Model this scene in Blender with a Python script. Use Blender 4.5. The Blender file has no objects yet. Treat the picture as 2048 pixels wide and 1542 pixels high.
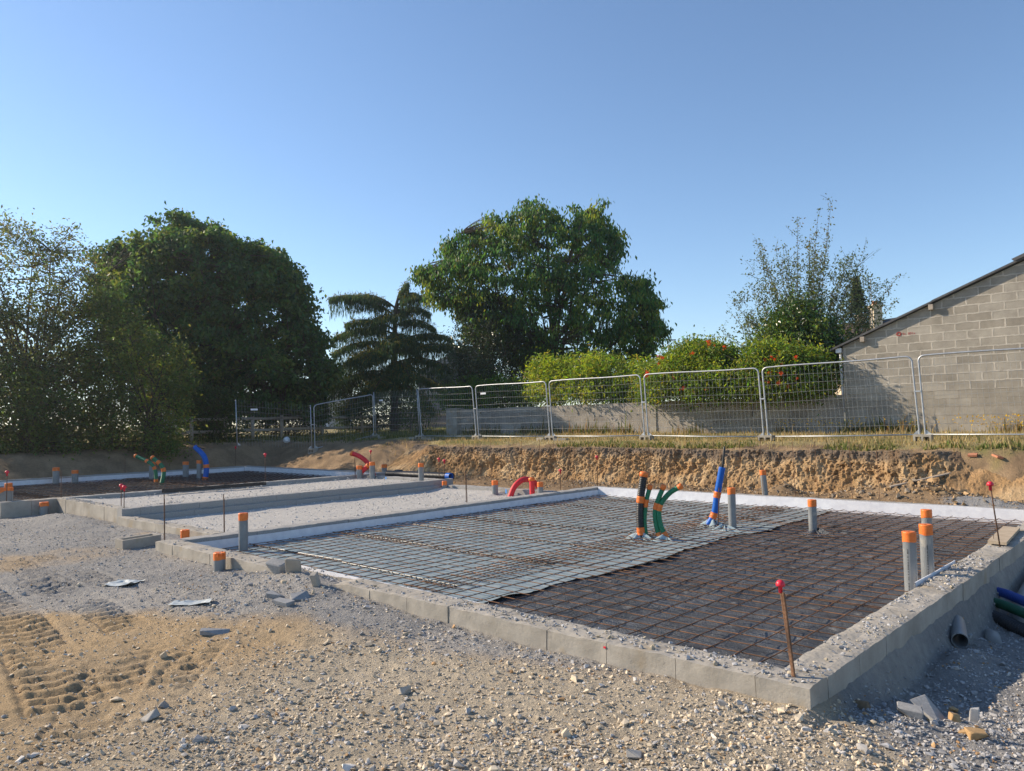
import bpy, bmesh, math, random
import numpy as np
from mathutils import Matrix, Vector

# ------------------------------------------------------------------ camera, sky, sun
SC = bpy.context.scene
COL = SC.collection
R = math.radians
SUN_EL, SUN_AZ = R(29.0), math.atan2(-0.39, -0.92)      # azimuth of the direction towards the sun
CAM_P = (1.613, -3.971, 1.411)
cam = bpy.data.cameras.new("camera")
cam.sensor_width = 36.0
cam.lens = 26.534
cam.clip_start = 0.05
cam.clip_end = 9000
camo = bpy.data.objects.new("camera", cam)
COL.objects.link(camo)
_m = Matrix(((0.732, 0.048, 0.680), (0.681, -0.022, -0.732), (-0.020, 0.999, -0.049))).to_4x4()
_q = _m.to_quaternion()
_q.normalize()
camo.matrix_world = Matrix.LocRotScale(Vector(CAM_P), _q, None)
SC.camera = camo

world = bpy.data.worlds.new("World")
SC.world = world
world.use_nodes = True
wn = world.node_tree.nodes
sky = wn.new("ShaderNodeTexSky")
sky.sky_type = 'NISHITA'
sky.sun_disc = False
sky.sun_elevation = SUN_EL
sky.sun_rotation = math.pi / 2 - SUN_AZ
sky.altitude = 300
sky.air_density = 1.0
sky.dust_density = 0.05
sky.ozone_density = 3.0
wn["Background"].inputs[1].default_value = 0.125
world.node_tree.links.new(sky.outputs[0], wn["Background"].inputs[0])

sun = bpy.data.lights.new("sun", 'SUN')
sun.energy = 4.8
sun.angle = R(0.55)
sun.color = (1.0, 0.85, 0.66)
suno = bpy.data.objects.new("sun", sun)
COL.objects.link(suno)
_d = Vector((math.cos(SUN_EL) * math.cos(SUN_AZ), math.cos(SUN_EL) * math.sin(SUN_AZ), math.sin(SUN_EL)))
suno.rotation_euler = _d.to_track_quat('Z', 'Y').to_euler()
suno.location = _d * 60

SC.view_settings.view_transform = 'Standard'
SC.view_settings.look = 'None'
SC.view_settings.exposure = 0.58
SC.view_settings.gamma = 1.0
SC.render.engine = 'CYCLES'
SC.cycles.max_bounces = 6
SC.cycles.volume_bounces = 0
SC.cycles.volume_max_steps = 64
SC.cycles.transparent_max_bounces = 6

rng = np.random.default_rng(7)
RT = np.array([0.7325, 0.6808])       # the direction across the site, left to right
FW = np.array([-0.6808, 0.7325])      # the direction into the site

# ------------------------------------------------------------------ noise
def _hash(ix, iy, iz, seed):
    h = (ix.astype(np.int64) * 374761393 + iy.astype(np.int64) * 668265263 + iz.astype(np.int64) * 2147483647 + seed * 974634777) & 0xFFFFFFFF
    h = ((h ^ (h >> 13)) * 1274126177) & 0xFFFFFFFF
    h = (h ^ (h >> 16)) & 0xFFFF
    return h / 65535.0

def vnoise(x, y, z=0.0, seed=0):
    x, y, z = np.broadcast_arrays(np.asarray(x, float), np.asarray(y, float), np.asarray(z, float))
    fx, fy, fz = np.floor(x), np.floor(y), np.floor(z)
    ux, uy, uz = x - fx, y - fy, z - fz
    ux, uy, uz = [u * u * (3 - 2 * u) for u in (ux, uy, uz)]
    fx, fy, fz = fx.astype(np.int64), fy.astype(np.int64), fz.astype(np.int64)
    def c(a, b, d): return _hash(fx + a, fy + b, fz + d, seed)
    if np.all(uz == 0):
        return (c(0,0,0)*(1-ux)+c(1,0,0)*ux)*(1-uy) + (c(0,1,0)*(1-ux)+c(1,1,0)*ux)*uy
    lo = (c(0,0,0)*(1-ux)+c(1,0,0)*ux)*(1-uy) + (c(0,1,0)*(1-ux)+c(1,1,0)*ux)*uy
    hi = (c(0,0,1)*(1-ux)+c(1,0,1)*ux)*(1-uy) + (c(0,1,1)*(1-ux)+c(1,1,1)*ux)*uy
    return lo * (1 - uz) + hi * uz

def fbm(x, y, z=0.0, octv=4, seed=0, gain=0.5):
    t = 0.0; a = 1.0; n = 0.0; f = 1.0
    for o in range(octv):
        t = t + a * (vnoise(np.asarray(x) * f + 17.3 * o, np.asarray(y) * f - 9.1 * o, np.asarray(z) * f, seed + o) - 0.5)
        n += a; a *= gain; f *= 2.03
    return t / n * 2.0            # about -1..1

def sstep(a, b, x):
    t = np.clip((np.asarray(x, float) - a) / (b - a), 0, 1)
    return t * t * (3 - 2 * t)

# ------------------------------------------------------------------ materials
def _nt(name):
    m = bpy.data.materials.new(name)
    m.use_nodes = True
    nt = m.node_tree
    return m, nt, nt.nodes, nt.links, nt.nodes["Principled BSDF"]

def mat(name, c1, c2=None, rough=0.8, scale=8.0, bump=0.0, bscale=40.0, bdist=0.01, metal=0.0, spec=0.3, detail=6.0, attr=None, spots=None, coat=0.0):
    """noise-mottled surface; attr multiplies in a per-vertex colour of the thing itself"""
    m, nt, N, L, P = _nt(name)
    P.inputs['Roughness'].default_value = rough
    P.inputs['Metallic'].default_value = metal
    P.inputs['Specular IOR Level'].default_value = spec
    P.inputs['Coat Weight'].default_value = coat
    geo = N.new("ShaderNodeNewGeometry")
    no = N.new("ShaderNodeTexNoise"); no.inputs['Scale'].default_value = scale; no.inputs['Detail'].default_value = detail; no.inputs['Roughness'].default_value = 0.65
    L.new(geo.outputs['Position'], no.inputs['Vector'])
    cr = N.new("ShaderNodeValToRGB")
    cr.color_ramp.elements[0].position = 0.32; cr.color_ramp.elements[1].position = 0.68
    c2 = c2 or c1
    cr.color_ramp.elements[0].color = (*c1, 1); cr.color_ramp.elements[1].color = (*c2, 1)
    L.new(no.outputs['Fac'], cr.inputs['Fac'])
    out = cr.outputs['Color']
    if attr:
        at = N.new("ShaderNodeAttribute"); at.attribute_name = attr
        mx = N.new("ShaderNodeMix"); mx.data_type = 'RGBA'; mx.blend_type = 'MULTIPLY'; mx.inputs[0].default_value = 1.0
        L.new(at.outputs['Color'], mx.inputs[6]); L.new(out, mx.inputs[7]); out = mx.outputs[2]
    if spots:
        sc_, thr, colr = spots
        n2 = N.new("ShaderNodeTexNoise"); n2.inputs['Scale'].default_value = sc_; n2.inputs['Detail'].default_value = 8
        L.new(geo.outputs['Position'], n2.inputs['Vector'])
        r2 = N.new("ShaderNodeValToRGB"); r2.color_ramp.elements[0].position = thr; r2.color_ramp.elements[1].position = thr + 0.08
        L.new(n2.outputs['Fac'], r2.inputs['Fac'])
        m2 = N.new("ShaderNodeMix"); m2.data_type = 'RGBA'
        L.new(r2.outputs['Color'], m2.inputs[0]); L.new(out, m2.inputs[6]); m2.inputs[7].default_value = (*colr, 1); out = m2.outputs[2]
    L.new(out, P.inputs['Base Color'])
    if bump:
        nb = N.new("ShaderNodeTexNoise"); nb.inputs['Scale'].default_value = bscale; nb.inputs['Detail'].default_value = 8; nb.inputs['Roughness'].default_value = 0.7
        L.new(geo.outputs['Position'], nb.inputs['Vector'])
        bp = N.new("ShaderNodeBump"); bp.inputs['Strength'].default_value = bump; bp.inputs['Distance'].default_value = bdist
        L.new(nb.outputs['Fac'], bp.inputs['Height']); L.new(bp.outputs['Normal'], P.inputs['Normal'])
    return m

def leaf_mat(name, trans=0.45, rough=0.5, spec=0.35):
    m, nt, N, L, P = _nt(name)
    at = N.new("ShaderNodeAttribute"); at.attribute_name = "col"
    P.inputs['Roughness'].default_value = rough
    P.inputs['Specular IOR Level'].default_value = spec
    L.new(at.outputs['Color'], P.inputs['Base Color'])
    tr = N.new("ShaderNodeBsdfTranslucent")
    hs = N.new("ShaderNodeHueSaturation"); hs.inputs['Hue'].default_value = 0.475; hs.inputs['Saturation'].default_value = 1.15; hs.inputs['Value'].default_value = 1.7
    L.new(at.outputs['Color'], hs.inputs['Color']); L.new(hs.outputs['Color'], tr.inputs['Color'])
    mx = N.new("ShaderNodeMixShader"); mx.inputs[0].default_value = trans
    L.new(P.outputs[0], mx.inputs[1]); L.new(tr.outputs[0], mx.inputs[2])
    L.new(mx.outputs[0], N["Material Output"].inputs[0])
    return m

def block_mat(name, bw, bh, c1, c2, mortar, msize, thick_above=None, moss=None, off=0.0):
    """concrete block masonry mapped on the wall plane in metres (x along, z up)"""
    m, nt, N, L, P = _nt(name)
    P.inputs['Roughness'].default_value = 0.92
    P.inputs['Specular IOR Level'].default_value = 0.15
    geo = N.new("ShaderNodeNewGeometry")
    sp = N.new("ShaderNodeSeparateXYZ"); L.new(geo.outputs['Position'], sp.inputs[0])
    ad = N.new("ShaderNodeMath"); ad.operation = 'ADD'; L.new(sp.outputs['X'], ad.inputs[0]); L.new(sp.outputs['Y'], ad.inputs[1])
    cb = N.new("ShaderNodeCombineXYZ"); L.new(ad.outputs[0], cb.inputs[0])
    az = N.new("ShaderNodeMath"); az.operation = 'ADD'; az.inputs[1].default_value = off; L.new(sp.outputs['Z'], az.inputs[0]); L.new(az.outputs[0], cb.inputs[1])
    nw = N.new("ShaderNodeTexNoise"); nw.inputs['Scale'].default_value = 6.0; nw.inputs['Detail'].default_value = 5; nw.inputs['Roughness'].default_value = 0.7
    L.new(geo.outputs['Position'], nw.inputs['Vector'])
    sb = N.new("ShaderNodeVectorMath"); sb.operation = 'SUBTRACT'; sb.inputs[1].default_value = (0.5, 0.5, 0.5); L.new(nw.outputs['Color'], sb.inputs[0])
    sc = N.new("ShaderNodeVectorMath"); sc.operation = 'SCALE'; sc.inputs['Scale'].default_value = 0.07; L.new(sb.outputs[0], sc.inputs[0])
    va = N.new("ShaderNodeVectorMath"); va.operation = 'ADD'; L.new(cb.outputs[0], va.inputs[0]); L.new(sc.outputs[0], va.inputs[1])
    def brick(ms, mc):
        b = N.new("ShaderNodeTexBrick")
        b.offset = 0.5; b.squash = 1.0
        b.inputs['Scale'].default_value = 1.0
        b.inputs['Brick Width'].default_value = bw; b.inputs['Row Height'].default_value = bh
        b.inputs['Mortar Size'].default_value = ms; b.inputs['Mortar Smooth'].default_value = 0.25; b.inputs['Bias'].default_value = 0.0
        b.inputs['Color1'].default_value = (*c1, 1); b.inputs['Color2'].default_value = (*c2, 1); b.inputs['Mortar'].default_value = (*mc, 1)
        L.new(va.outputs[0], b.inputs['Vector'])
        return b
    b1 = brick(msize, mortar)
    col, fac = b1.outputs['Color'], b1.outputs['Fac']
    if thick_above is not None:
        z0, ms2, mc2 = thick_above
        b2 = brick(ms2, mc2)
        cmp_ = N.new("ShaderNodeMapRange"); cmp_.inputs[1].default_value = z0 - 0.03; cmp_.inputs[2].default_value = z0 + 0.03
        L.new(sp.outputs['Z'], cmp_.inputs[0])
        mx = N.new("ShaderNodeMix"); mx.data_type = 'RGBA'; L.new(cmp_.outputs[0], mx.inputs[0]); L.new(b1.outputs['Color'], mx.inputs[6]); L.new(b2.outputs['Color'], mx.inputs[7])
        mf = N.new("ShaderNodeMix"); mf.data_type = 'FLOAT'; L.new(cmp_.outputs[0], mf.inputs[0]); L.new(b1.outputs['Fac'], mf.inputs[2]); L.new(b2.outputs['Fac'], mf.inputs[3])
        col, fac = mx.outputs[2], mf.outputs[0]
    # mottling of the block faces
    n2 = N.new("ShaderNodeTexNoise"); n2.inputs['Scale'].default_value = 2.2; n2.inputs['Detail'].default_value = 10; n2.inputs['Roughness'].default_value = 0.75
    L.new(geo.outputs['Position'], n2.inputs['Vector'])
    r2 = N.new("ShaderNodeMapRange"); r2.inputs[1].default_value = 0.3; r2.inputs[2].default_value = 0.7; r2.inputs[3].default_value = 0.72; r2.inputs[4].default_value = 1.18
    L.new(n2.outputs['Fac'], r2.inputs[0])
    mm = N.new("ShaderNodeMix"); mm.data_type = 'RGBA'; mm.blend_type = 'MULTIPLY'; mm.inputs[0].default_value = 1.0
    L.new(col, mm.inputs[6]); L.new(r2.outputs[0], mm.inputs[7]); col = mm.outputs[2]
    # smeared mortar patches
    n3 = N.new("ShaderNodeTexNoise"); n3.inputs['Scale'].default_value = 1.7; n3.inputs['Detail'].default_value = 6; n3.inputs['Roughness'].default_value = 0.6
    off3 = N.new("ShaderNodeVectorMath"); off3.operation = 'ADD'; off3.inputs[1].default_value = (31, 7, 3); L.new(geo.outputs['Position'], off3.inputs[0]); L.new(off3.outputs[0], n3.inputs['Vector'])
    r3 = N.new("ShaderNodeValToRGB"); r3.color_ramp.elements[0].position = 0.63; r3.color_ramp.elements[1].position = 0.68; L.new(n3.outputs['Fac'], r3.inputs['Fac'])
    m3 = N.new("ShaderNodeMix"); m3.data_type = 'RGBA'; m3.inputs[7].default_value = (mortar[0] * .85, mortar[1] * .85, mortar[2] * .85, 1)
    L.new(r3.outputs['Color'], m3.inputs[0]); L.new(col, m3.inputs[6]); col = m3.outputs[2]
    if moss:
        z0, z1, colr, thr = moss
        n4 = N.new("ShaderNodeTexNoise"); n4.inputs['Scale'].default_value = 2.6; n4.inputs['Detail'].default_value = 9; n4.inputs['Roughness'].default_value = 0.72
        L.new(geo.outputs['Position'], n4.inputs['Vector'])
        r4 = N.new("ShaderNodeValToRGB"); r4.color_ramp.elements[0].position = thr; r4.color_ramp.elements[1].position = thr + 0.04; L.new(n4.outputs['Fac'], r4.inputs['Fac'])
        m4 = N.new("ShaderNodeMix"); m4.data_type = 'RGBA'; m4.inputs[7].default_value = (*colr, 1)
        L.new(r4.outputs['Color'], m4.inputs[0]); L.new(col, m4.inputs[6]); col = m4.outputs[2]
    L.new(col, P.inputs['Base Color'])
    nb = N.new("ShaderNodeTexNoise"); nb.inputs['Scale'].default_value = 55; nb.inputs['Detail'].default_value = 6; L.new(geo.outputs['Position'], nb.inputs['Vector'])
    ms_ = N.new("ShaderNodeMath"); ms_.operation = 'MULTIPLY_ADD'; ms_.inputs[1].default_value = 0.5; L.new(fac, ms_.inputs[2]); L.new(nb.outputs['Fac'], ms_.inputs[0])
    bp = N.new("ShaderNodeBump"); bp.inputs['Strength'].default_value = 0.8; bp.inputs['Distance'].default_value = 0.02
    L.new(ms_.outputs[0], bp.inputs['Height']); L.new(bp.outputs['Normal'], P.inputs['Normal'])
    return m

M = {}
M['ground'] = mat("earth and crushed slate", (.82, .82, .82), (1.15, 1.12, 1.08), rough=.95, scale=14, bump=1.0, bscale=48, bdist=.035, spec=.12, attr="col", detail=10)
M['stone'] = mat("broken slate", (.85, .85, .86), (1.15, 1.13, 1.1), rough=.85, scale=30, bump=.3, bscale=90, bdist=.005, spec=.2, attr="col")
M['white_gravel'] = mat("pale crushed limestone", (.36, .345, .32), (.60, .575, .535), rough=.95, scale=60, bump=1.0, bscale=60, bdist=.02, spec=.1)
M['concrete'] = mat("rendered concrete", (.28, .255, .215), (.43, .395, .34), rough=.9, scale=3, bump=.6, bscale=45, bdist=.006, spec=.18, detail=10, spots=(2.3, .6, (.33, .275, .20)))
M['block'] = mat("grey concrete block", (.27, .262, .25), (.39, .38, .36), rough=.95, scale=60, bump=.5, bscale=160, bdist=.004, spec=.12, detail=4)
M['bank'] = mat("cut clay bank", (.85, .84, .8), (1.15, 1.12, 1.1), rough=.97, scale=6, bump=1.0, bscale=26, bdist=.06, spec=.08, attr="col", detail=9)
M['black_film'] = mat("dusty black polythene", (.042, .045, .050), (.125, .13, .138), rough=.30, scale=3.5, bump=1.0, bscale=10, bdist=.05, spec=.5, detail=9, spots=(5.5, .63, (.26, .255, .24)))
M['blue_film'] = mat("pale blue insulation film", (.205, .26, .278), (.30, .355, .37), rough=.5, scale=2.5, bump=.3, bscale=8, bdist=.02, spec=.35, detail=8)
M['foam'] = mat("white edge foam", (.66, .66, .70), (.8, .8, .82), rough=.6, scale=10, bump=.15, bscale=60, bdist=.004)
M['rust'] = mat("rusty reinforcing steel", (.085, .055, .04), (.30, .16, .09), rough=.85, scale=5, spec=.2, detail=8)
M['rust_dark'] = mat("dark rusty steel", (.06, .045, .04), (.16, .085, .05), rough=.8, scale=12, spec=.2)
M['pvc'] = mat("grey pvc", (.185, .195, .20), (.25, .26, .262), rough=.38, scale=6, spec=.45, spots=(7, .60, (.34, .325, .29)))
M['tape'] = mat("orange adhesive tape", (.72, .15, .025), (.85, .22, .04), rough=.45, scale=22, bump=.5, bscale=35, bdist=.006, spec=.4)
M['red_cap'] = mat("red plastic", (.62, .02, .045), (.72, .03, .06), rough=.4, scale=10, spec=.4)
M['red_duct'] = mat("red corrugated duct", (.60, .025, .035), (.72, .04, .05), rough=.5, scale=10, spec=.35)
M['green_duct'] = mat("green corrugated duct", (.015, .15, .07), (.02, .20, .095), rough=.42, scale=10, spec=.4)
M['green_ribbed_shaded'] = mat("green ribbed duct darkened for shade", (.008, .075, .04), (.012, .10, .052), rough=.45, scale=10, spec=.35)  # green darkened for the shade along the right wall
M['blue_duct'] = mat("blue duct", (.004, .095, .42), (.006, .12, .50), rough=.45, scale=10, spec=.3)
M['blue_ribbed'] = mat("dark blue ribbed duct", (.012, .045, .22), (.02, .06, .28), rough=.42, scale=10, spec=.4)
M['black_duct'] = mat("black ribbed duct", (.012, .012, .013), (.03, .03, .032), rough=.45, scale=12, spec=.45)
M['film_blue_rag'] = mat("crumpled pale blue film", (.27, .36, .39), (.38, .46, .48), rough=.5, scale=12, spec=.35)
M['grey_film'] = mat("greyish translucent film", (.42, .45, .44), (.55, .58, .57), rough=.4, scale=12, spec=.4)
M['galv'] = mat("galvanised steel", (.34, .355, .37), (.48, .50, .52), rough=.5, scale=9, metal=.75, spec=.5)
M['wire'] = mat("weathered galvanised wire", (.30, .31, .31), (.44, .45, .44), rough=.5, scale=9, metal=.6, spec=.4)
M['plate'] = mat("white enamel plate", (.75, .77, .8), (.82, .83, .85), rough=.4, scale=10)
M['wood'] = mat("weathered wood", (.30, .25, .20), (.44, .38, .31), rough=.85, scale=9, bump=.4, bscale=24, bdist=.006, spec=.15)
M['pale_wood'] = mat("pale sawn board", (.40, .31, .21), (.52, .42, .30), rough=.8, scale=7, bump=.3, bscale=30, bdist=.004)
M['bark'] = mat("bark", (.06, .048, .038), (.13, .105, .08), rough=.95, scale=12, bump=.6, bscale=25, bdist=.02, spec=.1)
M['leaf'] = leaf_mat("broad leaf")
M['needle'] = leaf_mat("needle", trans=.28, rough=.7, spec=.2)
M['glossy_leaf'] = leaf_mat("glossy leaf", trans=.2, rough=.3, spec=.5)
M['grass'] = leaf_mat("grass blade", trans=.3, rough=.7, spec=.15)
M['flower'] = leaf_mat("petal", trans=.3, rough=.6, spec=.2)
M['house_block'] = block_mat("gable blockwork", .515, .2, (.295, .264, .215), (.385, .35, .293), (.36, .32, .26), .007, thick_above=(1.98, .019, (.49, .445, .375)), off=-.98)
M['yard_block'] = block_mat("garden wall blockwork", .515, .2, (.28, .25, .215), (.40, .36, .31), (.42, .38, .32), .012, moss=(1, 2, (.085, .055, .022), .63), off=-.98)
M['roof'] = mat("dark fibre cement roof", (.055, .057, .062), (.11, .11, .112), rough=.8, scale=6, bump=.3, bscale=20)
M['tile'] = mat("brown roof tiles", (.15, .105, .08), (.22, .165, .125), rough=.9, scale=8, bump=.6, bscale=14, bdist=.05)
M['cream'] = mat("cream render", (.62, .50, .35), (.70, .58, .42), rough=.9, scale=4)
M['pale_wall'] = mat("pale facade", (.45, .43, .41), (.55, .53, .50), rough=.85, scale=3)
M['dark_wall'] = mat("brown rubble wall", (.13, .10, .085), (.22, .17, .14), rough=.95, scale=9, bump=.7, bscale=12, bdist=.04)
M['grey_cladding'] = block_mat("grey board cladding", 3.0, .32, (.22, .21, .215), (.27, .26, .26), (.14, .135, .14), .02)
M['glass'] = mat("dark glass", (.012, .014, .02), (.02, .022, .03), rough=.08, scale=2, spec=.6)
M['car_paint'] = mat("white car paint", (.68, .69, .71), (.74, .75, .77), rough=.25, scale=3, coat=.5)
M['rubber'] = mat("tyre rubber", (.015, .015, .016), (.03, .03, .03), rough=.8, scale=20)
M['red_paint'] = mat("faded red paint", (.34, .06, .05), (.42, .09, .075), rough=.8, scale=40)
M['blue_paint'] = mat("blue marker paint", (.10, .32, .75), (.16, .42, .8), rough=.7, scale=40)
M['terracotta'] = mat("broken terracotta", (.42, .17, .09), (.52, .24, .14), rough=.9, scale=20)
M['dirty_pvc'] = mat("dusty grey pvc", (.24, .235, .225), (.33, .32, .30), rough=.6, scale=5, spec=.3)

# ------------------------------------------------------------------ mesh helpers
class MB:
    def __init__(s):
        s.v = []; s.f = []; s.n = 0; s.c = []
    def add(s, v, faces, col=None):
        v = np.asarray(v, float).reshape(-1, 3)
        for f in (faces if isinstance(faces, (list, tuple)) else [faces]):
            f = np.asarray(f, np.int64)
            if f.ndim == 1: f = f.reshape(1, -1)
            s.f.append(f + s.n)
        s.v.append(v); s.n += len(v)
        if col is not None:
            c = np.asarray(col, float)
            if c.ndim == 1: c = np.tile(c, (len(v), 1))
            s.c.append(c)
        return s
    def box(s, c, d, rz=0.0, col=None):
        x, y, z = [k / 2 for k in d]
        v = np.array([[-x,-y,-z],[x,-y,-z],[x,y,-z],[-x,y,-z],[-x,-y,z],[x,-y,z],[x,y,z],[-x,y,z]])
        if rz:
            ca, sa = math.cos(rz), math.sin(rz)
            v[:, :2] = v[:, :2] @ np.array([[ca, sa], [-sa, ca]])
        return s.add(v + np.asarray(c, float), np.array([[0,3,2,1],[4,5,6,7],[0,1,5,4],[1,2,6,5],[2,3,7,6],[3,0,4,7]]), col)
    def tube(s, path, r, seg=8, cap=True, col=None, closed=False):
        p = np.asarray(path, float); n = len(p)
        r = np.full(n, r, float) if np.isscalar(r) else np.asarray(r, float)
        if closed:
            t = np.roll(p, -1, 0) - np.roll(p, 1, 0)
        else:
            t = np.gradient(p, axis=0)
        t /= np.linalg.norm(t, axis=1)[:, None] + 1e-12
        a = np.array([0, 0, 1.0]) if abs(t[0, 2]) < .9 else np.array([1.0, 0, 0])
        u = np.cross(t[0], a); u /= np.linalg.norm(u)
        U = [u]
        for i in range(1, n):
            u = U[-1] - t[i] * (U[-1] @ t[i]); u /= np.linalg.norm(u) + 1e-12; U.append(u)
        U = np.array(U); V = np.cross(t, U)
        th = np.linspace(0, 2 * np.pi, seg, endpoint=False)
        ring = p[:, None, :] + r[:, None, None] * (np.cos(th)[None, :, None] * U[:, None, :] + np.sin(th)[None, :, None] * V[:, None, :])
        i = np.arange(n if closed else n - 1)[:, None] * seg; j = np.arange(seg)[None, :]; j2 = (j + 1) % seg
        i2 = (i + seg) % (n * seg)
        F = [np.stack([i + j, i + j2, i2 + j2, i2 + j], -1).reshape(-1, 4)]
        if cap and not closed:
            F += [np.arange(seg)[::-1].reshape(1, -1), (np.arange(seg) + (n - 1) * seg).reshape(1, -1)]
        return s.add(ring.reshape(-1, 3), F, col)
    def lathe(s, prof, seg=20, c=(0, 0, 0), col=None):
        pr = np.asarray(prof, float); n = len(pr)
        th = np.linspace(0, 2 * np.pi, seg, endpoint=False)
        v = np.stack([pr[:, 0:1] * np.cos(th), pr[:, 0:1] * np.sin(th), np.repeat(pr[:, 1:2], seg, 1)], -1).reshape(-1, 3) + np.asarray(c, float)
        i = np.arange(n - 1)[:, None] * seg; j = np.arange(seg)[None, :]; j2 = (j + 1) % seg
        F = [np.stack([i + j, i + j2, i + seg + j2, i + seg + j], -1).reshape(-1, 4), np.arange(seg)[::-1].reshape(1, -1), (np.arange(seg) + (n - 1) * seg).reshape(1, -1)]
        return s.add(v, F, col)
    def grid(s, P, col=None):
        """P: (nu, nv, 3)"""
        nu, nv = P.shape[:2]
        i = np.arange(nu - 1)[:, None] * nv; j = np.arange(nv - 1)[None, :]
        F = np.stack([i + j, i + nv + j, i + nv + j + 1, i + j + 1], -1).reshape(-1, 4)
        return s.add(P.reshape(-1, 3), F, None if col is None else col.reshape(-1, 3))
    def build(s, name, m, parent=None, loc=None, smooth=False):
        V = np.concatenate(s.v).astype(np.float32)
        me = bpy.data.meshes.new(name)
        me.vertices.add(len(V)); me.vertices.foreach_set("co", V.ravel())
        li = np.concatenate([f.ravel() for f in s.f]).astype(np.int32)
        ls = np.concatenate([np.full(len(f), f.shape[1], np.int32) for f in s.f])
        st = np.concatenate([[0], np.cumsum(ls)[:-1]]).astype(np.int32)
        me.loops.add(len(li)); me.loops.foreach_set("vertex_index", li)
        me.polygons.add(len(ls)); me.polygons.foreach_set("loop_start", st); me.polygons.foreach_set("loop_total", ls)
        me.polygons.foreach_set("use_smooth", np.full(len(ls), bool(smooth)))
        me.update(calc_edges=True)
        if s.c:
            C = np.concatenate(s.c)
            C4 = np.ones((len(C), 4), np.float32); C4[:, :3] = C
            a = me.attributes.new("col", 'FLOAT_COLOR', 'POINT'); a.data.foreach_set("color", C4.ravel())
        me.materials.append(m)
        o = bpy.data.objects.new(name, me); COL.objects.link(o)
        if parent is not None: o.parent = parent
        if loc is not None: o.location = loc
        return o

def tag(o, label=None, cat=None, group=None, kind=None):
    if label: o['label'] = label
    if cat: o['category'] = cat
    if group: o['group'] = group
    if kind: o['kind'] = kind
    return o

def thing(name, label, cat, loc=(0, 0, 0), group=None):
    o = bpy.data.objects.new(name, None); COL.objects.link(o)
    o.empty_display_size = .2
    o.location = loc
    return tag(o, label, cat, group)

def arc(p0, p1, p2, n=16):
    """quadratic bezier"""
    t = np.linspace(0, 1, n)[:, None]; p0, p1, p2 = map(np.asarray, (p0, p1, p2))
    return (1 - t) ** 2 * p0 + 2 * t * (1 - t) * p1 + t * t * p2

def spline(pts, n=24):
    """Catmull-Rom through pts"""
    P = np.asarray(pts, float); P = np.vstack([2 * P[0] - P[1], P, 2 * P[-1] - P[-2]])
    m = len(P) - 3; out = []
    for k in range(m):
        t = np.linspace(0, 1, max(2, n // m), endpoint=(k == m - 1))[:, None]
        a, b, c, d = P[k:k + 4]
        out.append(.5 * (2 * b + (c - a) * t + (2 * a - 5 * b + 4 * c - d) * t ** 2 + (3 * b - a - 3 * c + d) * t ** 3))
    return np.vstack(out)

# ------------------------------------------------------------------ ground
TRACKS = [  # wheel tracks pressed in the earth: path, width, tread pitch
    ([(-9.2, -1.36), (-8.29, -1.38), (-6.77, -1.45), (-6.2, -1.5)], .34, .105),
    ([(-9.2, -1.03), (-8.5, -1.06), (-6.61, -1.10), (-6.1, -1.1)], .30, .105),
    ([(-9.0, -1.9), (-7.41, -2.05), (-6.05, -2.1), (-4.57, -2.28), (-3.2, -2.5)], .46, .17),
    ([(-5.2, -.7), (-4.87, -1.0), (-4.7, -1.4), (-4.2, -1.84), (-3.44, -2.23), (-2.8, -2.6)], .40, .16),
    ([(-8.8, -2.62), (-6.5, -2.78), (-4.5, -2.98), (-3.0, -3.1)], .42, .17),
    ([(-7.6, -1.52), (-5.8, -1.52), (-4.6, -1.62), (-3.5, -1.78)], .34, .14),
    ([(-4.4, -.95), (-3.95, -1.31), (-3.35, -1.83), (-2.73, -2.28)], .30, .14),
]

def track_height(x, y):
    z = np.zeros_like(x)
    near = (x > -11) & (x < 0) & (y > -4) & (y < 0)
    if not near.any(): return z
    X, Y = x[near], y[near]
    acc = np.zeros_like(X)
    for pts, w, pitch in TRACKS:
        P = spline(np.array([(a, b, 0) for a, b in pts]), 40)[:, :2]
        seg = np.diff(P, axis=0); ln = np.linalg.norm(seg, axis=1); cum = np.concatenate([[0], np.cumsum(ln)])
        best = np.full(X.shape, 9.0); S = np.zeros_like(X); T = np.zeros_like(X)
        for k in range(len(seg)):
            dx, dy = X - P[k, 0], Y - P[k, 1]
            tt = np.clip((dx * seg[k, 0] + dy * seg[k, 1]) / ln[k] ** 2, 0, 1)
            ex, ey = dx - tt * seg[k, 0], dy - tt * seg[k, 1]
            d = np.hypot(ex, ey)
            b = d < best
            best[b] = d[b]; S[b] = cum[k] + tt[b] * ln[k]
            T[b] = (np.sign(seg[k, 0] * dy - seg[k, 1] * dx) * d)[b]
        inside = 1 - sstep(w * .42, w * .56, best)
        wear = sstep(-.5, .15, fbm(X * 1.1, Y * 1.1, octv=2, seed=91))
        bars = np.sin(2 * np.pi * (S + .30 * np.abs(T) + .02 * fbm(X * 9, Y * 9, seed=12, octv=2)) / pitch)
        bars = sstep(-.1, .3, bars) * (1 - sstep(.75, .95, best / (w * .5)))
        berm = np.exp(-((best - w * .56) / .05) ** 2)
        acc = acc + inside * (-.030 * (.25 + .75 * wear) + .040 * bars * wear) * .72 + .006 * berm * wear
    z[near] = acc
    return z

def bank_d(x, y):
    yt = 10.72 + .25 * fbm(x * .45, 3.3 + 0 * x, octv=3, seed=3) - .5 * sstep(-3.2, 0, x) - 1.1 * sstep(-17.0, -19.5, x)
    xl = -23.25 + .25 * fbm(y * .4, 7.0 + 0 * y, octv=3, seed=4)
    return np.maximum(y - yt, xl - x)

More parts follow.
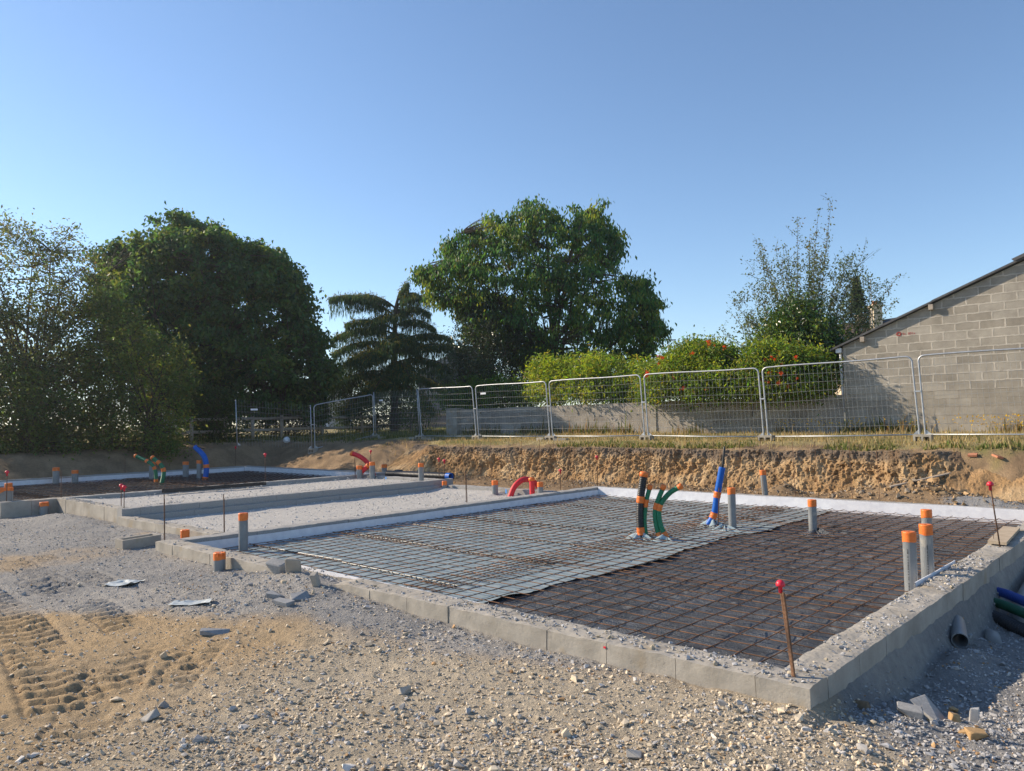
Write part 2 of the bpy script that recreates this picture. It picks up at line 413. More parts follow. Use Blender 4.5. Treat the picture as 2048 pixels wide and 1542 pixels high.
def in_rect(x, y, x0, x1, y0, y1, pad=0.0):
    return (x > x0 + pad) & (x < x1 - pad) & (y > y0 + pad) & (y < y1 - pad)

FOOT = [(-8.3, 0, 0, 9.3), (-11.8, -8.3, .72, 8.02), (-14.9, -11.8, .78, 8.15), (-22.75, -14.9, -.15, 8.85)]

def foot_mask(x, y, pad=0.09):
    m = np.zeros(x.shape, bool)
    for a, b, c, d in FOOT:
        m |= in_rect(x, y, a, b, c, d, 0.0)
    # shrink: only cells well inside
    e = np.zeros(x.shape, bool)
    for dx, dy in ((pad, 0), (-pad, 0), (0, pad), (0, -pad)):
        k = np.zeros(x.shape, bool)
        for a, b, c, d in FOOT: k |= in_rect(x + dx, y + dy, a, b, c, d)
        e |= ~k
    return m & ~e

def ground_h(x, y, detail=True):
    x = np.asarray(x, float); y = np.asarray(y, float)
    # worked ground in front of the walls
    z = -.125 - .055 * sstep(-.3, -2.6, y) + .02 * fbm(x * .5, y * .5, octv=3, seed=21)
    z = z - .05 * sstep(-12.2, -14.5, x)
    z = z + .115 * np.exp(-(((x + 4.95) / .85) ** 2 + ((y + .02) / .30) ** 2)) + .05 * np.exp(-(((x + 4.4) / 1.2) ** 2 + ((y + .55) / .5) ** 2))
    z = z + .12 * np.exp(-(((x + 13.3) / .85) ** 2 + ((y - .35) / .35) ** 2)) + .06 * np.exp(-(((x + 12.1) / .5) ** 2 + ((y - .35) / .3) ** 2))
    z = z + .06 * np.exp(-(((x + 9.3) / .8) ** 2 + ((y - .5) / .25) ** 2))
    # the lower strip along the right-hand wall
    right = sstep(-.02, .10, x) * sstep(-.30, .12, y + .55 * np.maximum(x, 0))
    zr = -.185 - .16 * sstep(.0, 1.4, y) - .05 * sstep(1.4, 4, y) - .10 * np.exp(-(((x - .35) / .4) ** 2 + ((y - 3.6) / .9) ** 2)) \
        + .08 * np.exp(-(((x - .22) / .16) ** 2 + ((y - 2.15) / .35) ** 2)) + .05 * sstep(.8, 2.2, x) + .03 * np.exp(-(((x - .2) / .2) ** 2 + ((y - .2) / .3) ** 2))
    z = z * (1 - right) + zr * right
    # behind the slab
    back = sstep(8.0, 9.2, y)
    zb = -.13 + .05 * fbm(x * .9, y * .9, octv=4, seed=31) + .08 * sstep(9.6, 10.8, y) \
        + .30 * np.exp(-(((x + 2.35) / .9) ** 2 + ((y - 10.45) / .42) ** 2)) + .22 * np.exp(-(((x + 4.56) / .28) ** 2 + ((y - 10.3) / .2) ** 2)) \
        + .16 * np.exp(-(((x + 1.0) / .8) ** 2 + ((y - 9.95) / .25) ** 2))
    z = z * (1 - back) + zb * back
    d = bank_d(x, y)
    w = .28 + 2.3 * sstep(-15.2, -18.5, x) + 1.9 * sstep(-2.6, .6, x)
    hard = sstep(-18.2, -16.8, x) * sstep(-.5, -1.9, x)
    t = sstep(0, 1, (d - .40 * hard) / w)
    left = sstep(-18, -23, x)
    lowleft = sstep(9.5, 3.5, y) * left
    top = (.70 - .12 * lowleft) + (.14) * sstep(.3, 1.9, d) + .12 * sstep(1.8, 5.5, d) + .27 * sstep(6, 24, d) + .6 * sstep(30, 120, d)
    top = top + .02 * fbm(x * .6, y * .6, octv=3, seed=41)
    z = z * (1 - t) + top * t
    z = z - .9 * sstep(60, 400, np.hypot(x, y)) * 0
    if detail:
        rough = .019 + .030 * back * (1 - sstep(.8, 2.5, d)) + .022 * np.exp(-((d - 1.0) / 1.4) ** 2) * left + .010 * right
        z = z + rough * fbm(x * 4.5, y * 4.5, octv=5, seed=51, gain=.6)
        z = z + .0085 * fbm(x * 20, y * 22, octv=3, seed=57) * (1 + 1.6 * back)
        z = z + track_height(x, y)
    m = foot_mask(x, y)
    z = np.where(m, -.75, z)
    return z

TAN = np.array([.47, .345, .205]); TAN2 = np.array([.41, .31, .195]); SLATE = np.array([.305, .298, .288]); PALE = np.array([.42, .40, .37])
MIX = np.array([.475, .41, .312]); BROWN = np.array([.24, .17, .105]); SOIL = np.array([.29, .205, .125]); DRY = np.array([.34, .28, .145]); LAWN = np.array([.16, .16, .055])

def zone(x, y):
    """weights of the kinds of ground that lie where (x, y) is"""
    n = fbm(x * .8, y * .8, octv=4, seed=61); n2 = fbm(x * 2.6, y * 2.6, octv=4, seed=67)
    # slate spread along the foundations, earth in front of it
    edge = np.interp(x, [-14, -6.3, -5.2, -3.6, -2.8, -2.0, -1, 0], [-3.5, -1.98, -1.22, -.74, -.52, -.28, 0, .2])
    slate = sstep(-.22, .22, y - edge + .28 * n + .12 * n2)
    mixw = sstep(-3.6, -2.3, x + .5 * n + .35 * (y + 2)) * (1 - slate)
    right = sstep(-.02, .2, x + .1 * n2) * sstep(-.25, .25, y + .75 * x - .15 + .2 * n)
    return slate, mixw, right, n, n2

def ground_col(x, y):
    slate, mixw, right, n, n2 = zone(x, y)
    k = lambda w: w[..., None]
    tan = TAN * k(1 - sstep(-.1, .5, n2)) + TAN2 * k(sstep(-.1, .5, n2))
    c = tan * k(1 - mixw) + MIX * k(mixw)
    sl = SLATE * k(1 - sstep(.0, .6, n)) + PALE * k(sstep(.0, .6, n)) * .95
    patch = sstep(.12, .42, fbm(x * .55 + 5, y * .55, octv=4, seed=71)) * sstep(-6, -9, x) * (y < .6)
    sl = sl * k(1 - .65 * patch) + TAN * k(.65 * patch)
    c = c * k(1 - slate) + sl * k(slate)
    c = c * k(1 - right) + SLATE * 1.0 * k(right)
    back = sstep(8.2, 9.2, y) * (x > -24)
    bc = BROWN * k(1 - sstep(-.2, .5, n2)) + SOIL * k(sstep(-.2, .5, n2))
    chalk = np.exp(-(((x + 3.75) / .85) ** 2 + ((y - 10.75) / .28) ** 2)); grey = np.exp(-(((x + .9) / .9) ** 2 + ((y - 9.9) / .35) ** 2))
    bc = bc * k(1 - sstep(.3, .6, chalk)) + np.array([.55, .53, .50]) * k(sstep(.3, .6, chalk))
    bc = bc * k(1 - sstep(.3, .6, grey)) + np.array([.28, .28, .28]) * k(sstep(.3, .6, grey))
    gl = sstep(-14.5, -17, x) * sstep(10.6, 9.6, y)
    bc = bc * k(1 - gl * .8) + SLATE * 1.1 * k(gl * .8)
    c = c * k(1 - back) + bc * k(back)
    d = bank_d(x, y)
    up = sstep(.0, .3, d)
    bare = BROWN * k(1 - sstep(-.3, .4, n2)) + SOIL * 1.15 * k(sstep(-.3, .4, n2))
    left = sstep(-17, -18.5, x)
    grass = sstep(.9, 1.5, d + .5 * n2 - 2.0 * left)
    ga = DRY * k(1 - sstep(-.2, .4, n)) + LAWN * k(sstep(-.2, .4, n))
    uc = bare * k(1 - grass) + ga * k(grass)
    c = c * k(1 - up) + uc * k(up)
    return c * k(1 + .12 * n2)

th0 = math.atan2(FW[1], FW[0])
fine = np.arange(-44, 44.01, .12); coarse = np.arange(44 + 6, 360 - 44 - 3, 7.0)
ths = np.radians(np.concatenate([fine, coarse])) + th0
rs = [0.4]
while rs[-1] < 1.6: rs.append(rs[-1] * 1.12)
while rs[-1] < 13: rs.append(rs[-1] * 1.0038)
while rs[-1] < 34: rs.append(rs[-1] * 1.0062)
while rs[-1] < 420: rs.append(rs[-1] * 1.05)
rs = np.array(rs)
GX = CAM_P[0] + rs[:, None] * np.cos(ths)[None, :]; GY = CAM_P[1] + rs[:, None] * np.sin(ths)[None, :]
GZ = ground_h(GX, GY)
gcol = ground_col(GX, GY)
gb = MB()
nr, nt_ = GX.shape
i = np.arange(nr - 1)[:, None] * nt_; j = np.arange(nt_)[None, :]; j2 = (j + 1) % nt_
gb.add(np.stack([GX, GY, GZ], -1).reshape(-1, 3), [np.stack([i + j, i + nt_ + j, i + nt_ + j2, i + j2], -1).reshape(-1, 4), np.arange(nt_).reshape(1, -1)], gcol.reshape(-1, 3))
tag(gb.build("ground", M['ground'], smooth=True), kind='structure')

# the cut face of the excavation
bx = np.arange(-17.6, -.6, .028); bh = np.linspace(0, 1, 52)
BX, BH = np.meshgrid(bx, bh, indexing='ij')
yt = 10.72 + .25 * fbm(BX * .45, 3.3 + 0 * BX, octv=3, seed=3) - .5 * sstep(-3.2, 0, BX) - 1.1 * sstep(-17.0, -19.5, BX)
soft = sstep(-2.7, -.9, BX) + sstep(-15.6, -17.4, BX)
wob = .18 * fbm(BX * 1.3, BH * .8, octv=4, seed=81) + .15 * (.4 - np.abs(fbm(BX * 3.6 + .9 * BH + .3 * fbm(BX * 2, BH * 3, octv=2, seed=82), BH * 1.3, octv=5, seed=83, gain=.62))) + .085 * fbm(BX * 9, BH * 6, octv=5, seed=85, gain=.65) + .055 * fbm(BX * 24, BH * 18, octv=3, seed=86, gain=.7)
ledge = .10 * sstep(.45, .15, BH)                                  # slumped earth at the foot
BY = yt + .02 + BH * .30 - (wob * (1 - .5 * soft)) * (.35 + .65 * np.sin(np.clip(BH, 0, 1) * np.pi * .85)) - ledge + soft * (BH ** 1.2) * 1.2
ztop = .735 + .05 * fbm(BX * 2.2, 1 + 0 * BX, octv=3, seed=87)
BZ = -.16 + BH * (ztop + .16) + .02 * fbm(BX * 9, BH * 9, octv=3, seed=89)
nb = fbm(BX * 2.2, BZ * 3, octv=4, seed=95)
ochre = np.array([.43, .275, .14]); lite = np.array([.57, .42, .25]); topsoil = np.array([.21, .165, .125])
kb = sstep(-.3, .5, nb)[..., None]
bcol = ochre * (1 - kb) + lite * kb
ks = sstep(.74, .95, BH + .2 * nb)[..., None]
bcol = bcol * (1 - ks) + topsoil * ks
crevice_dark = sstep(.0, .3, fbm(BX * 5.5, BZ * .9, octv=3, seed=97))[..., None]
bcol = bcol * (1 - .6 * crevice_dark) + np.array([.20, .13, .075]) * .6 * crevice_dark  # dark of the upright crevices is painted into the bank's colour
# its turned-over top edge, running back under the grass
ex = np.linspace(.1, 1, 7)[None, :] * np.ones((len(bx), 1))
EX = np.repeat(bx[:, None], 7, 1); EY = BY[:, -1:] + ex * (yt[:, -1:] + 1.15 + soft[:, -1:] * 1.4 - BY[:, -1:])
EZ = BZ[:, -1:] * (1 - ex) + ex * (ground_h(EX, EY) - .03) + .025 * fbm(EX * 8, EY * 8, octv=3, seed=88) * (1 - ex) + .01
BX2 = np.concatenate([BX, EX], 1); BY2 = np.concatenate([BY, EY], 1); BZ2 = np.concatenate([BZ, EZ], 1)
ecol = topsoil * (1 + .3 * fbm(EX * 6, EY * 6, octv=3, seed=90))[..., None] * (1 - ex[..., None] * .3) + DRY * .3 * ex[..., None]
bcol2 = np.concatenate([bcol, ecol], 1)
bk = MB().grid(np.stack([BX2, BY2, BZ2], -1)[:, ::-1], bcol2[:, ::-1])
tag(bk.build("earth_bank", M['bank'], smooth=False), kind='structure')

# ------------------------------------------------------------------ loose stone
def hull_proto(r, n, flat):
    bm = bmesh.new()
    for _ in range(n):
        v = r.normal(size=3); v /= np.linalg.norm(v)
        v *= (.75 + .25 * r.random())
        bm.verts.new((v[0] * (.8 + .5 * r.random()), v[1] * .8, v[2] * flat))
    res = bmesh.ops.convex_hull(bm, input=bm.verts[:])
    junk = [e for e in res['geom_interior'] if isinstance(e, bmesh.types.BMVert)]
    bmesh.ops.delete(bm, geom=junk, context='VERTS')
    bm.verts.ensure_lookup_table(); bm.verts.index_update()
    V = np.array([v.co[:] for v in bm.verts]); F = np.array([[v.index for v in f.verts] for f in bm.faces if len(f.verts) == 3])
    bm.free()
    return V, F
_pr = np.random.default_rng(3)
PROTO = [hull_proto(_pr, int(_pr.integers(9, 15)), _pr.uniform(.3, .85)) for _ in range(26)]

def rotmats(n, tilt, r):
    yaw = r.uniform(0, 2 * np.pi, n); ax = r.uniform(0, 2 * np.pi, n); tl = np.abs(r.normal(0, tilt, n))
    cz, sz = np.cos(yaw), np.sin(yaw)
    Rz = np.zeros((n, 3, 3)); Rz[:, 0, 0] = cz; Rz[:, 0, 1] = -sz; Rz[:, 1, 0] = sz; Rz[:, 1, 1] = cz; Rz[:, 2, 2] = 1
    kx, ky = np.cos(ax), np.sin(ax); c, s = np.cos(tl), np.sin(tl)
    Rt = np.zeros((n, 3, 3))
    Rt[:, 0, 0] = c + kx * kx * (1 - c); Rt[:, 0, 1] = kx * ky * (1 - c); Rt[:, 0, 2] = ky * s
    Rt[:, 1, 0] = kx * ky * (1 - c); Rt[:, 1, 1] = c + ky * ky * (1 - c); Rt[:, 1, 2] = -kx * s
    Rt[:, 2, 0] = -ky * s; Rt[:, 2, 1] = kx * s; Rt[:, 2, 2] = c
    return Rt @ Rz

def stones(mb, x, y, z, size, col, r, tilt=.5, embed=.25):
    n = len(x); pid = r.integers(0, len(PROTO), n); RM = rotmats(n, tilt, r)
    for k, (V, F) in enumerate(PROTO):
        s = np.where(pid == k)[0]
        if not len(s): continue
        P = np.einsum('nij,vj->nvi', RM[s], V) * size[s, None, None]
        P[..., 0] += x[s, None]; P[..., 1] += y[s, None]; P[..., 2] += (z[s] + size[s] * (.5 - embed) * .9)[:, None]
        f = (F[None] + (np.arange(len(s)) * len(V))[:, None, None]).reshape(-1, 3)
        mb.add(P.reshape(-1, 3), f, np.repeat(col[s], len(V), 0))

def stone_col(x, y, r):
    slate, mixw, right, n, n2 = zone(x, y)
    cool = np.clip(slate * .7 + right * .9 + .16 * mixw, 0, 1)[:, None]
    warm = np.array([.58, .485, .355]); grey = np.array([.36, .355, .35])
    pick = r.random(len(x))[:, None]
    base = np.where(pick < cool, grey, warm)
    base = np.where(r.random(len(x))[:, None] < .14, np.array([.52, .49, .45]), base)
    base = np.where(r.random(len(x))[:, None] < .05, np.array([.42, .26, .13]), base)
    return base * r.uniform(.72, 1.28, (len(x), 1))

def scatter_polar(n, r0, r1, a0, a1, r):
    """points thinning out with distance, over the worked ground in front"""
    rr = r0 * (r1 / r0) ** r.random(n); a = th0 + np.radians(r.uniform(a0, a1, n))
    return CAM_P[0] + rr * np.cos(a), CAM_P[1] + rr * np.sin(a), rr

gs = MB()
sr = np.random.default_rng(11)
for nst, lo, hi, sig in ((120000, .009, .022, .28), (36000, .017, .036, .28), (1300, .04, .07, .25)):
    x, y, rr = scatter_polar(nst, 1.9, 17, -44, 44, sr)
    slate, mixw, right, n, n2 = zone(x, y)
    dens = .20 + .80 * mixw + .45 * slate + 1.0 * right
    dens = dens * (.45 + .9 * sstep(-.35, .35, fbm(x * 1.4, y * 1.4, octv=3, seed=101)))
    heap = np.exp(-(((x + 4.9) / 1.0) ** 2 + ((y + .15) / .45) ** 2)); dens = dens + heap
    if lo > .02: dens = dens * (.30 + .7 * mixw + .4 * heap + .7 * right)
    allow = np.ones(len(x), bool)
    for a, b, c, d in FOOT: allow &= ~in_rect(x, y, a - .03, b + .03, c - .03, d + .03)
    allow &= (y < 8) & (bank_d(x, y) < -.2)
    k = allow & (sr.random(len(x)) < dens)
    x, y = x[k], y[k]
    size = np.clip(lo * np.exp(sr.gamma(1.2, sig, len(x))), lo, hi) * .62
    stones(gs, x, y, ground_h(x, y), size, stone_col(x, y, sr), sr, tilt=.45)
tag(gs.build("gravel", M['stone']), "loose chips of slate and tan stone strewn over the bare ground in front of the slab", "gravel", kind='stuff')

# earth crumbs below the bank
cs = MB()
x = sr.uniform(-17, .2, 5200); y = 10.75 - np.abs(sr.normal(0, .55, 5200)) - .35 * sstep(-3.2, 0, x)
k = (y > 9.42) | ((x < -8.5) & (y > 8.2)); x, y = x[k], y[k]
pile = np.exp(-(((x + 2.35) / 1.0) ** 2 + ((y - 10.4) / .5) ** 2)) + .7 * np.exp(-(((x + 4.56) / .3) ** 2 + ((y - 10.25) / .25) ** 2))
size = np.clip(.012 * np.exp(sr.gamma(1.3, .38, len(x))), .01, .06) * (1 + .9 * pile)
cc = np.where(sr.random((len(x), 1)) < .75, np.array([.40, .27, .145]), np.array([.30, .25, .19])) * sr.uniform(.7, 1.25, (len(x), 1))
stones(cs, x, y, ground_h(x, y), size, cc, sr, tilt=.8)
tag(cs.build("earth_clods", M['stone']), "crumbled clods of ochre clay lying along the foot of the cut bank", "clods", kind='stuff')

# ------------------------------------------------------------------ foundation walls
def wall_run(name, label, p0, p1, side, thick, z0, z1, m, res=.05, L=.5, rough=.006, topr=.010, gap=.004, broken=None, phase=0.0, group="block foundation walls"):
    """a run of concrete blocks from p0 to p1; side is the unit normal towards the inside of the wall"""
    p0 = np.array(p0, float); p1 = np.array(p1, float); ln = np.linalg.norm(p1 - p0); u = (p1 - p0) / ln; sd = np.array(side, float)
    mb = MB(); r = np.random.default_rng(abs(hash(label)) % 1000 if False else len(label) * 7)
    s = -phase
    while s < ln - .02:
        a, b = max(s, 0), min(s + L, ln); s += L
        if b - a < .03: continue
        na, nt2, nz = max(2, int((b - a) / res)), max(2, int(thick / res)), max(2, int((z1 - z0) / res))
        A = np.linspace(a + gap / 2, b - gap / 2, na + 1); T = np.linspace(0, thick, nt2 + 1); Zs = np.linspace(z0, z1, nz + 1)
        off = r.normal(0, .0022, 3)
        faces = [np.meshgrid(A, Zs, indexing='ij') + [0 * np.ones((na + 1, nz + 1))], None]
        for kind in range(5):
            if kind == 0: a_, z_ = np.meshgrid(A, Zs, indexing='ij'); t_ = np.zeros_like(a_)
            if kind == 1: z_, a_ = np.meshgrid(Zs, A, indexing='ij'); t_ = np.full_like(a_, thick)
            if kind == 2: a_, t_ = np.meshgrid(A, T, indexing='ij'); z_ = np.full_like(a_, z1)
            if kind == 3: z_, t_ = np.meshgrid(Zs, T, indexing='ij'); a_ = np.full_like(z_, A[0])
            if kind == 4: t_, z_ = np.meshgrid(T, Zs, indexing='ij'); a_ = np.full_like(z_, A[-1])
            P = p0 + a_[..., None] * u + t_[..., None] * sd
            X, Y, Zz = P[..., 0], P[..., 1], z_
            d1 = fbm(X * 7, Y * 7, Zz * 9, octv=3, seed=5); d2 = fbm(X * 7 + 40, Y * 7, Zz * 9, octv=3, seed=6)
            topw = np.clip((Zz - (z1 - .03)) / .03, 0, 1)
            e = np.minimum(np.minimum(t_, thick - t_), .04) / .04     # worn arris
            dz = topw * (topr * fbm(X * 9, Y * 9, octv=4, seed=8, gain=.65) - .006 * (1 - e) * (1 + d1))
            if broken is not None:
                c, wd, dep = broken
                dz = dz - dep * topw * np.exp(-(((p0 + a_[..., None] * u) @ u - c) / wd) ** 4) * (1 + .5 * d1)
            n_in = (1 - t_ / thick * 2)
            X = X + sd[0] * (rough * d1 * n_in) + off[0] * abs(sd[0]) + u[0] * .002 * d2
            Y = Y + sd[1] * (rough * d1 * n_in) + off[1] * abs(sd[1]) + u[1] * .002 * d2
            mb.grid(np.stack([X, Y, Zz + dz + off[2] * topw * .8], -1))
    o = mb.build(name, m)
    return tag(o, label, "foundation wall", group)

T_ = .25
wall_run("foundation_wall", "long rendered wall along the slab's near left edge, its top strewn with chips", (-8.3, 0), (0, 0), (0, 1), T_, -.5, 0, M['concrete'], res=.022, broken=(-4.85, .48, .085))
wall_run("foundation_wall", "tall rendered wall in shade on the slab's right edge, ducts leaving through it", (0, .252), (0, 9.3), (-1, 0), T_, -.75, 0, M['concrete'], res=.024)
wall_run("foundation_wall", "grey block wall between the mesh covered slab and the lower gravel bay", (-8.3, .252), (-8.3, 9.3), (1, 0), T_, -.4, 0, M['block'], res=.045)
wall_run("foundation_wall", "grey block wall along the back of the mesh covered slab below the clay bank", (-8.048, 9.3), (-.252, 9.3), (0, -1), T_, -.4, 0, M['block'], res=.045)
wall_run("foundation_wall", "rendered wall on the near left edge of the lower gravel bay, low and sunlit", (-11.60, .72), (-8.302, .72), (0, 1), .22, -.4, 0, M['concrete'], res=.035)
wall_run("foundation_wall", "lower step of grey blocks below the upper gravel terrace", (-11.60, .942), (-11.60, 7.8), (1, 0), .10, -.4, .0, M['block'], res=.05)
wall_run("foundation_wall", "upper step of grey blocks holding the gravel terrace", (-11.80, .78), (-11.80, 8.15), (1, 0), .20, -.4, .12, M['block'], res=.05, phase=.2)
wall_run("foundation_wall", "grey block wall at the back of the lower gravel bay, behind the red arched duct", (-11.6, 8.02), (-8.302, 8.02), (0, -1), .22, -.4, 0.0, M['block'], res=.05)
wall_run("foundation_wall", "rendered wall on the near left edge of the upper gravel terrace", (-14.9, .78), (-11.802, .78), (0, 1), .20, -.5, .12, M['concrete'], res=.045)
wall_run("foundation_wall", "grey block wall at the back of the upper gravel terrace, under the black pipe bundle", (-14.7, 8.15), (-11.802, 8.15), (0, -1), .20, -.4, .10, M['block'], res=.05)
wall_run("foundation_wall", "grey block wall between the upper terrace and the far shaded slab", (-14.9, .982), (-14.9, 8.85), (-1, 0), .22, -.4, .12, M['block'], res=.055)
wall_run("foundation_wall", "shaded wall end of the far slab, facing the camera at the left edge", (-14.9, -.15), (-14.9, .978), (-1, 0), .22, -.6, .12, M['concrete'], res=.05)
wall_run("foundation_wall", "back wall of the far slab at the foot of the earth mound", (-22.75, -2.5), (-22.75, 8.85), (1, 0), .22, -.4, .12, M['block'], res=.08)
wall_run("foundation_wall", "end wall of the far slab, lined with white foam", (-22.528, 8.85), (-15.122, 8.85), (0, -1), .22, -.4, .12, M['block'], res=.08)

# chips lying on the wall tops
ws = MB(); wr_ = np.random.default_rng(23)
def top_chips(n, x0, x1, y0, y1, z, smax=.022):
    x = wr_.uniform(x0, x1, n); y = wr_.uniform(y0, y1, n)
    k = wr_.random(n) < .10 + .9 * sstep(-.05, .35, fbm(x * 1.8, y * 1.8, octv=3, seed=111)); x, y = x[k], y[k]
    size = np.clip(.0055 * np.exp(wr_.gamma(1.2, .42, len(x))), .004, smax)
    c = np.where(wr_.random((len(x), 1)) < .8, np.array([.36, .36, .365]), np.array([.46, .40, .30])) * wr_.uniform(.75, 1.3, (len(x), 1))
    stones(ws, x, y, np.full(len(x), z), size, c, wr_, tilt=.4)
top_chips(2400, -8.2, -.02, .02, .24, .0)
top_chips(2600, -.24, -.01, .25, 8.9, .0)
top_chips(350, -.24, -.02, 1.9, 2.6, .0, .022)
x = wr_.normal(-4.85, .38, 260); y = wr_.uniform(.02, .25, 260)
stones(ws, x, y, np.full(260, -.075), wr_.uniform(.012, .04, 260), np.full((260, 3), .33) * wr_.uniform(.8, 1.3, (260, 1)), wr_)
top_chips(900, -11.55, -8.4, .74, .93, .0); top_chips(1200, -14.7, -11.85, .80, .97, .12); top_chips(900, -11.58, -11.51, 1, 7.7, 0, .015); top_chips(1600, -11.99, -11.82, 1, 8, .12, .015)
tag(ws.build("stone_chips", M['stone']), "small grey stone chips scattered along the tops of the foundation walls", "stone chips", kind='stuff')

# ------------------------------------------------------------------ gravel floors
def bed(name, x0, x1, y0, y1, z, m, seed, amp=.012):
    X, Y = np.meshgrid(np.arange(x0, x1 + .01, .045), np.arange(y0, y1 + .01, .045), indexing='ij')
    Z = z + amp * 1.3 * fbm(X * .9, Y * .9, octv=3, seed=seed) + amp * .7 * fbm(X * 8, Y * 8, octv=4, seed=seed + 3, gain=.65)
    return X, Y, Z
X, Y, Z = bed("g", -11.52, -8.29, .93, 7.82, -.125, None, 201)
Z += .05 * np.exp(-((Y - 7.75) / .35) ** 2) * (X < -9.6) + .03 * np.exp(-((X + 11.5) / .35) ** 2)
tag(MB().grid(np.stack([X, Y, Z], -1)).build("gravel_floor", M['white_gravel'], smooth=True), kind='structure')
X2, Y2, Z2 = bed("g", -14.91, -11.98, .97, 7.97, .03, None, 211)
Z2 += .07 * np.exp(-((Y2 - .9) / .5) ** 2)
tag(MB().grid(np.stack([X2, Y2, Z2], -1)).build("gravel_floor", M['white_gravel'], smooth=True), kind='structure')
fs = MB()
for x0, x1, y0, y1, z, n in ((-11.45, -8.35, 1.0, 7.75, -.122, 5200), (-14.85, -12.05, 1.0, 7.9, .035, 3000)):
    x = wr_.uniform(x0, x1, n); y = wr_.uniform(y0, y1, n); edge = np.minimum(np.minimum(x - x0, x1 - x), np.minimum(y - y0, y1 - y))
    k = wr_.random(n) < .35 + .65 * np.exp(-edge / .3); x, y, edge = x[k], y[k], edge[k]
    stones(fs, x, y, z + .03 * np.exp(-edge / .15), np.clip(.008 * np.exp(wr_.gamma(1.2, .35, len(x))), .006, .03), np.array([.62, .59, .55]) * wr_.uniform(.75, 1.2, (len(x), 1)), wr_)
tag(fs.build("pale_gravel", M['stone']), "pale limestone gravel spread over the two step-down bays", "gravel", kind='stuff')

# ------------------------------------------------------------------ sheets under the mesh
def film(name, label, cat, x0, x1, y0, y1, z, m, seed, amp=.016, step=.045, ragged=None, group=None):
    X, Y = np.meshgrid(np.linspace(x0, x1, int((x1 - x0) / step) + 1), np.linspace(y0, y1, int((y1 - y0) / step) + 1), indexing='ij')
    n = fbm(X * 1.1, Y * 2.6, octv=4, seed=seed); rid = 1 - np.abs(fbm(X * 1.7 + .4 * Y, Y * 3.2 - .6 * X, octv=4, seed=seed + 5)) * 2.2
    Z = z + amp * n + amp * 1.1 * np.clip(rid, 0, 1) ** 3
    if ragged:
        w = X + .16 * fbm(0 * X, Y * 1.1, octv=3, seed=seed + 9) * np.clip((X - (x1 - .8)) / .8, 0, 1)
        lift = np.clip((X - (x1 - .22)) / .22, 0, 1)
        Z = Z + lift * .035 * np.clip(fbm(0 * X + 3, Y * 1.3, octv=3, seed=seed + 12), 0, 1) + .012
        X = w
    o = MB().grid(np.stack([X, Y, Z], -1)).build(name, m, smooth=True)
    return tag(o, label, cat, group)
film("damp_proof_membrane", "wrinkled black polythene sheet under the rusty mesh on the right side of the slab", "membrane", -4.6, -.24, .24, 9.06, -.205, M['black_film'], 301)
film("insulation_film", "pale blue insulation film under the mesh on the slab's left side, edge lifting", "insulation film", -8.06, -3.15, .24, 9.06, -.195, M['blue_film'], 311, amp=.010, ragged=True)
film("damp_proof_membrane", "dark sheet under the mesh of the far shaded slab", "membrane", -22.54, -15.1, -2.5, 8.64, -.08, M['black_film'], 321, step=.09)

def strip(name, label, p0, p1, n, z0, z1, group="white foam edge strips"):
    p0 = np.array(p0, float); p1 = np.array(p1, float); ln = np.linalg.norm(p1 - p0); k = int(ln / .1) + 1
    t = np.linspace(0, 1, k); zz = np.linspace(z0, z1, 5)
    mb = MB(); nn = np.array(n, float)
    for th in (0, .008):
        P = np.zeros((k, 5, 3)); w = .010 * fbm(t * ln * 1.1, 0 * t + p0[0], octv=3, seed=401)[:, None] * np.linspace(.2, 1, 5)[None]
        P[..., :2] = (p0 + t[:, None] * (p1 - p0))[:, None, :] + nn * (th + .006 + np.abs(w))[..., None]
        P[..., 2] = zz[None] + (.012 * fbm(t * ln * .9, 5 + 0 * t, octv=3, seed=402))[:, None] * np.linspace(0, 1, 5)[None]
        if th == 0: a = P
        else: b = P
    mb.grid(b); mb.grid(a[:, ::-1])
    mb.grid(np.stack([a[:, -1], b[:, -1]], 1))
    return tag(mb.build(name, M['foam'], smooth=True), label, "foam strip", group)
strip("edge_foam", "white foam strip lining the shaded wall beside the gravel bay", (-8.045, .26), (-8.045, 9.04), (1, 0), -.2, -.052)
strip("edge_foam", "white foam strip lining the sunlit back wall of the slab", (-8.03, 9.045), (-.26, 9.045), (0, -1), -.2, .004)
strip("edge_foam", "white foam strip showing behind the near left wall where its top is broken", (-5.5, .255), (-2.6, .255), (0, 1), -.2, -.012)
strip("edge_foam", "short white foam strip curling above the right wall by the two tall grey pipes", (-.255, 2.9), (-.255, 4.2), (-1, 0), -.2, .018)
strip("edge_foam", "white foam strip along the back of the far shaded slab", (-22.52, -2.4), (-22.52, 8.6), (1, 0), -.08, .075)
strip("edge_foam", "white foam strip on the end wall of the far shaded slab", (-22.5, 8.625), (-15.2, 8.625), (0, -1), -.08, .095)

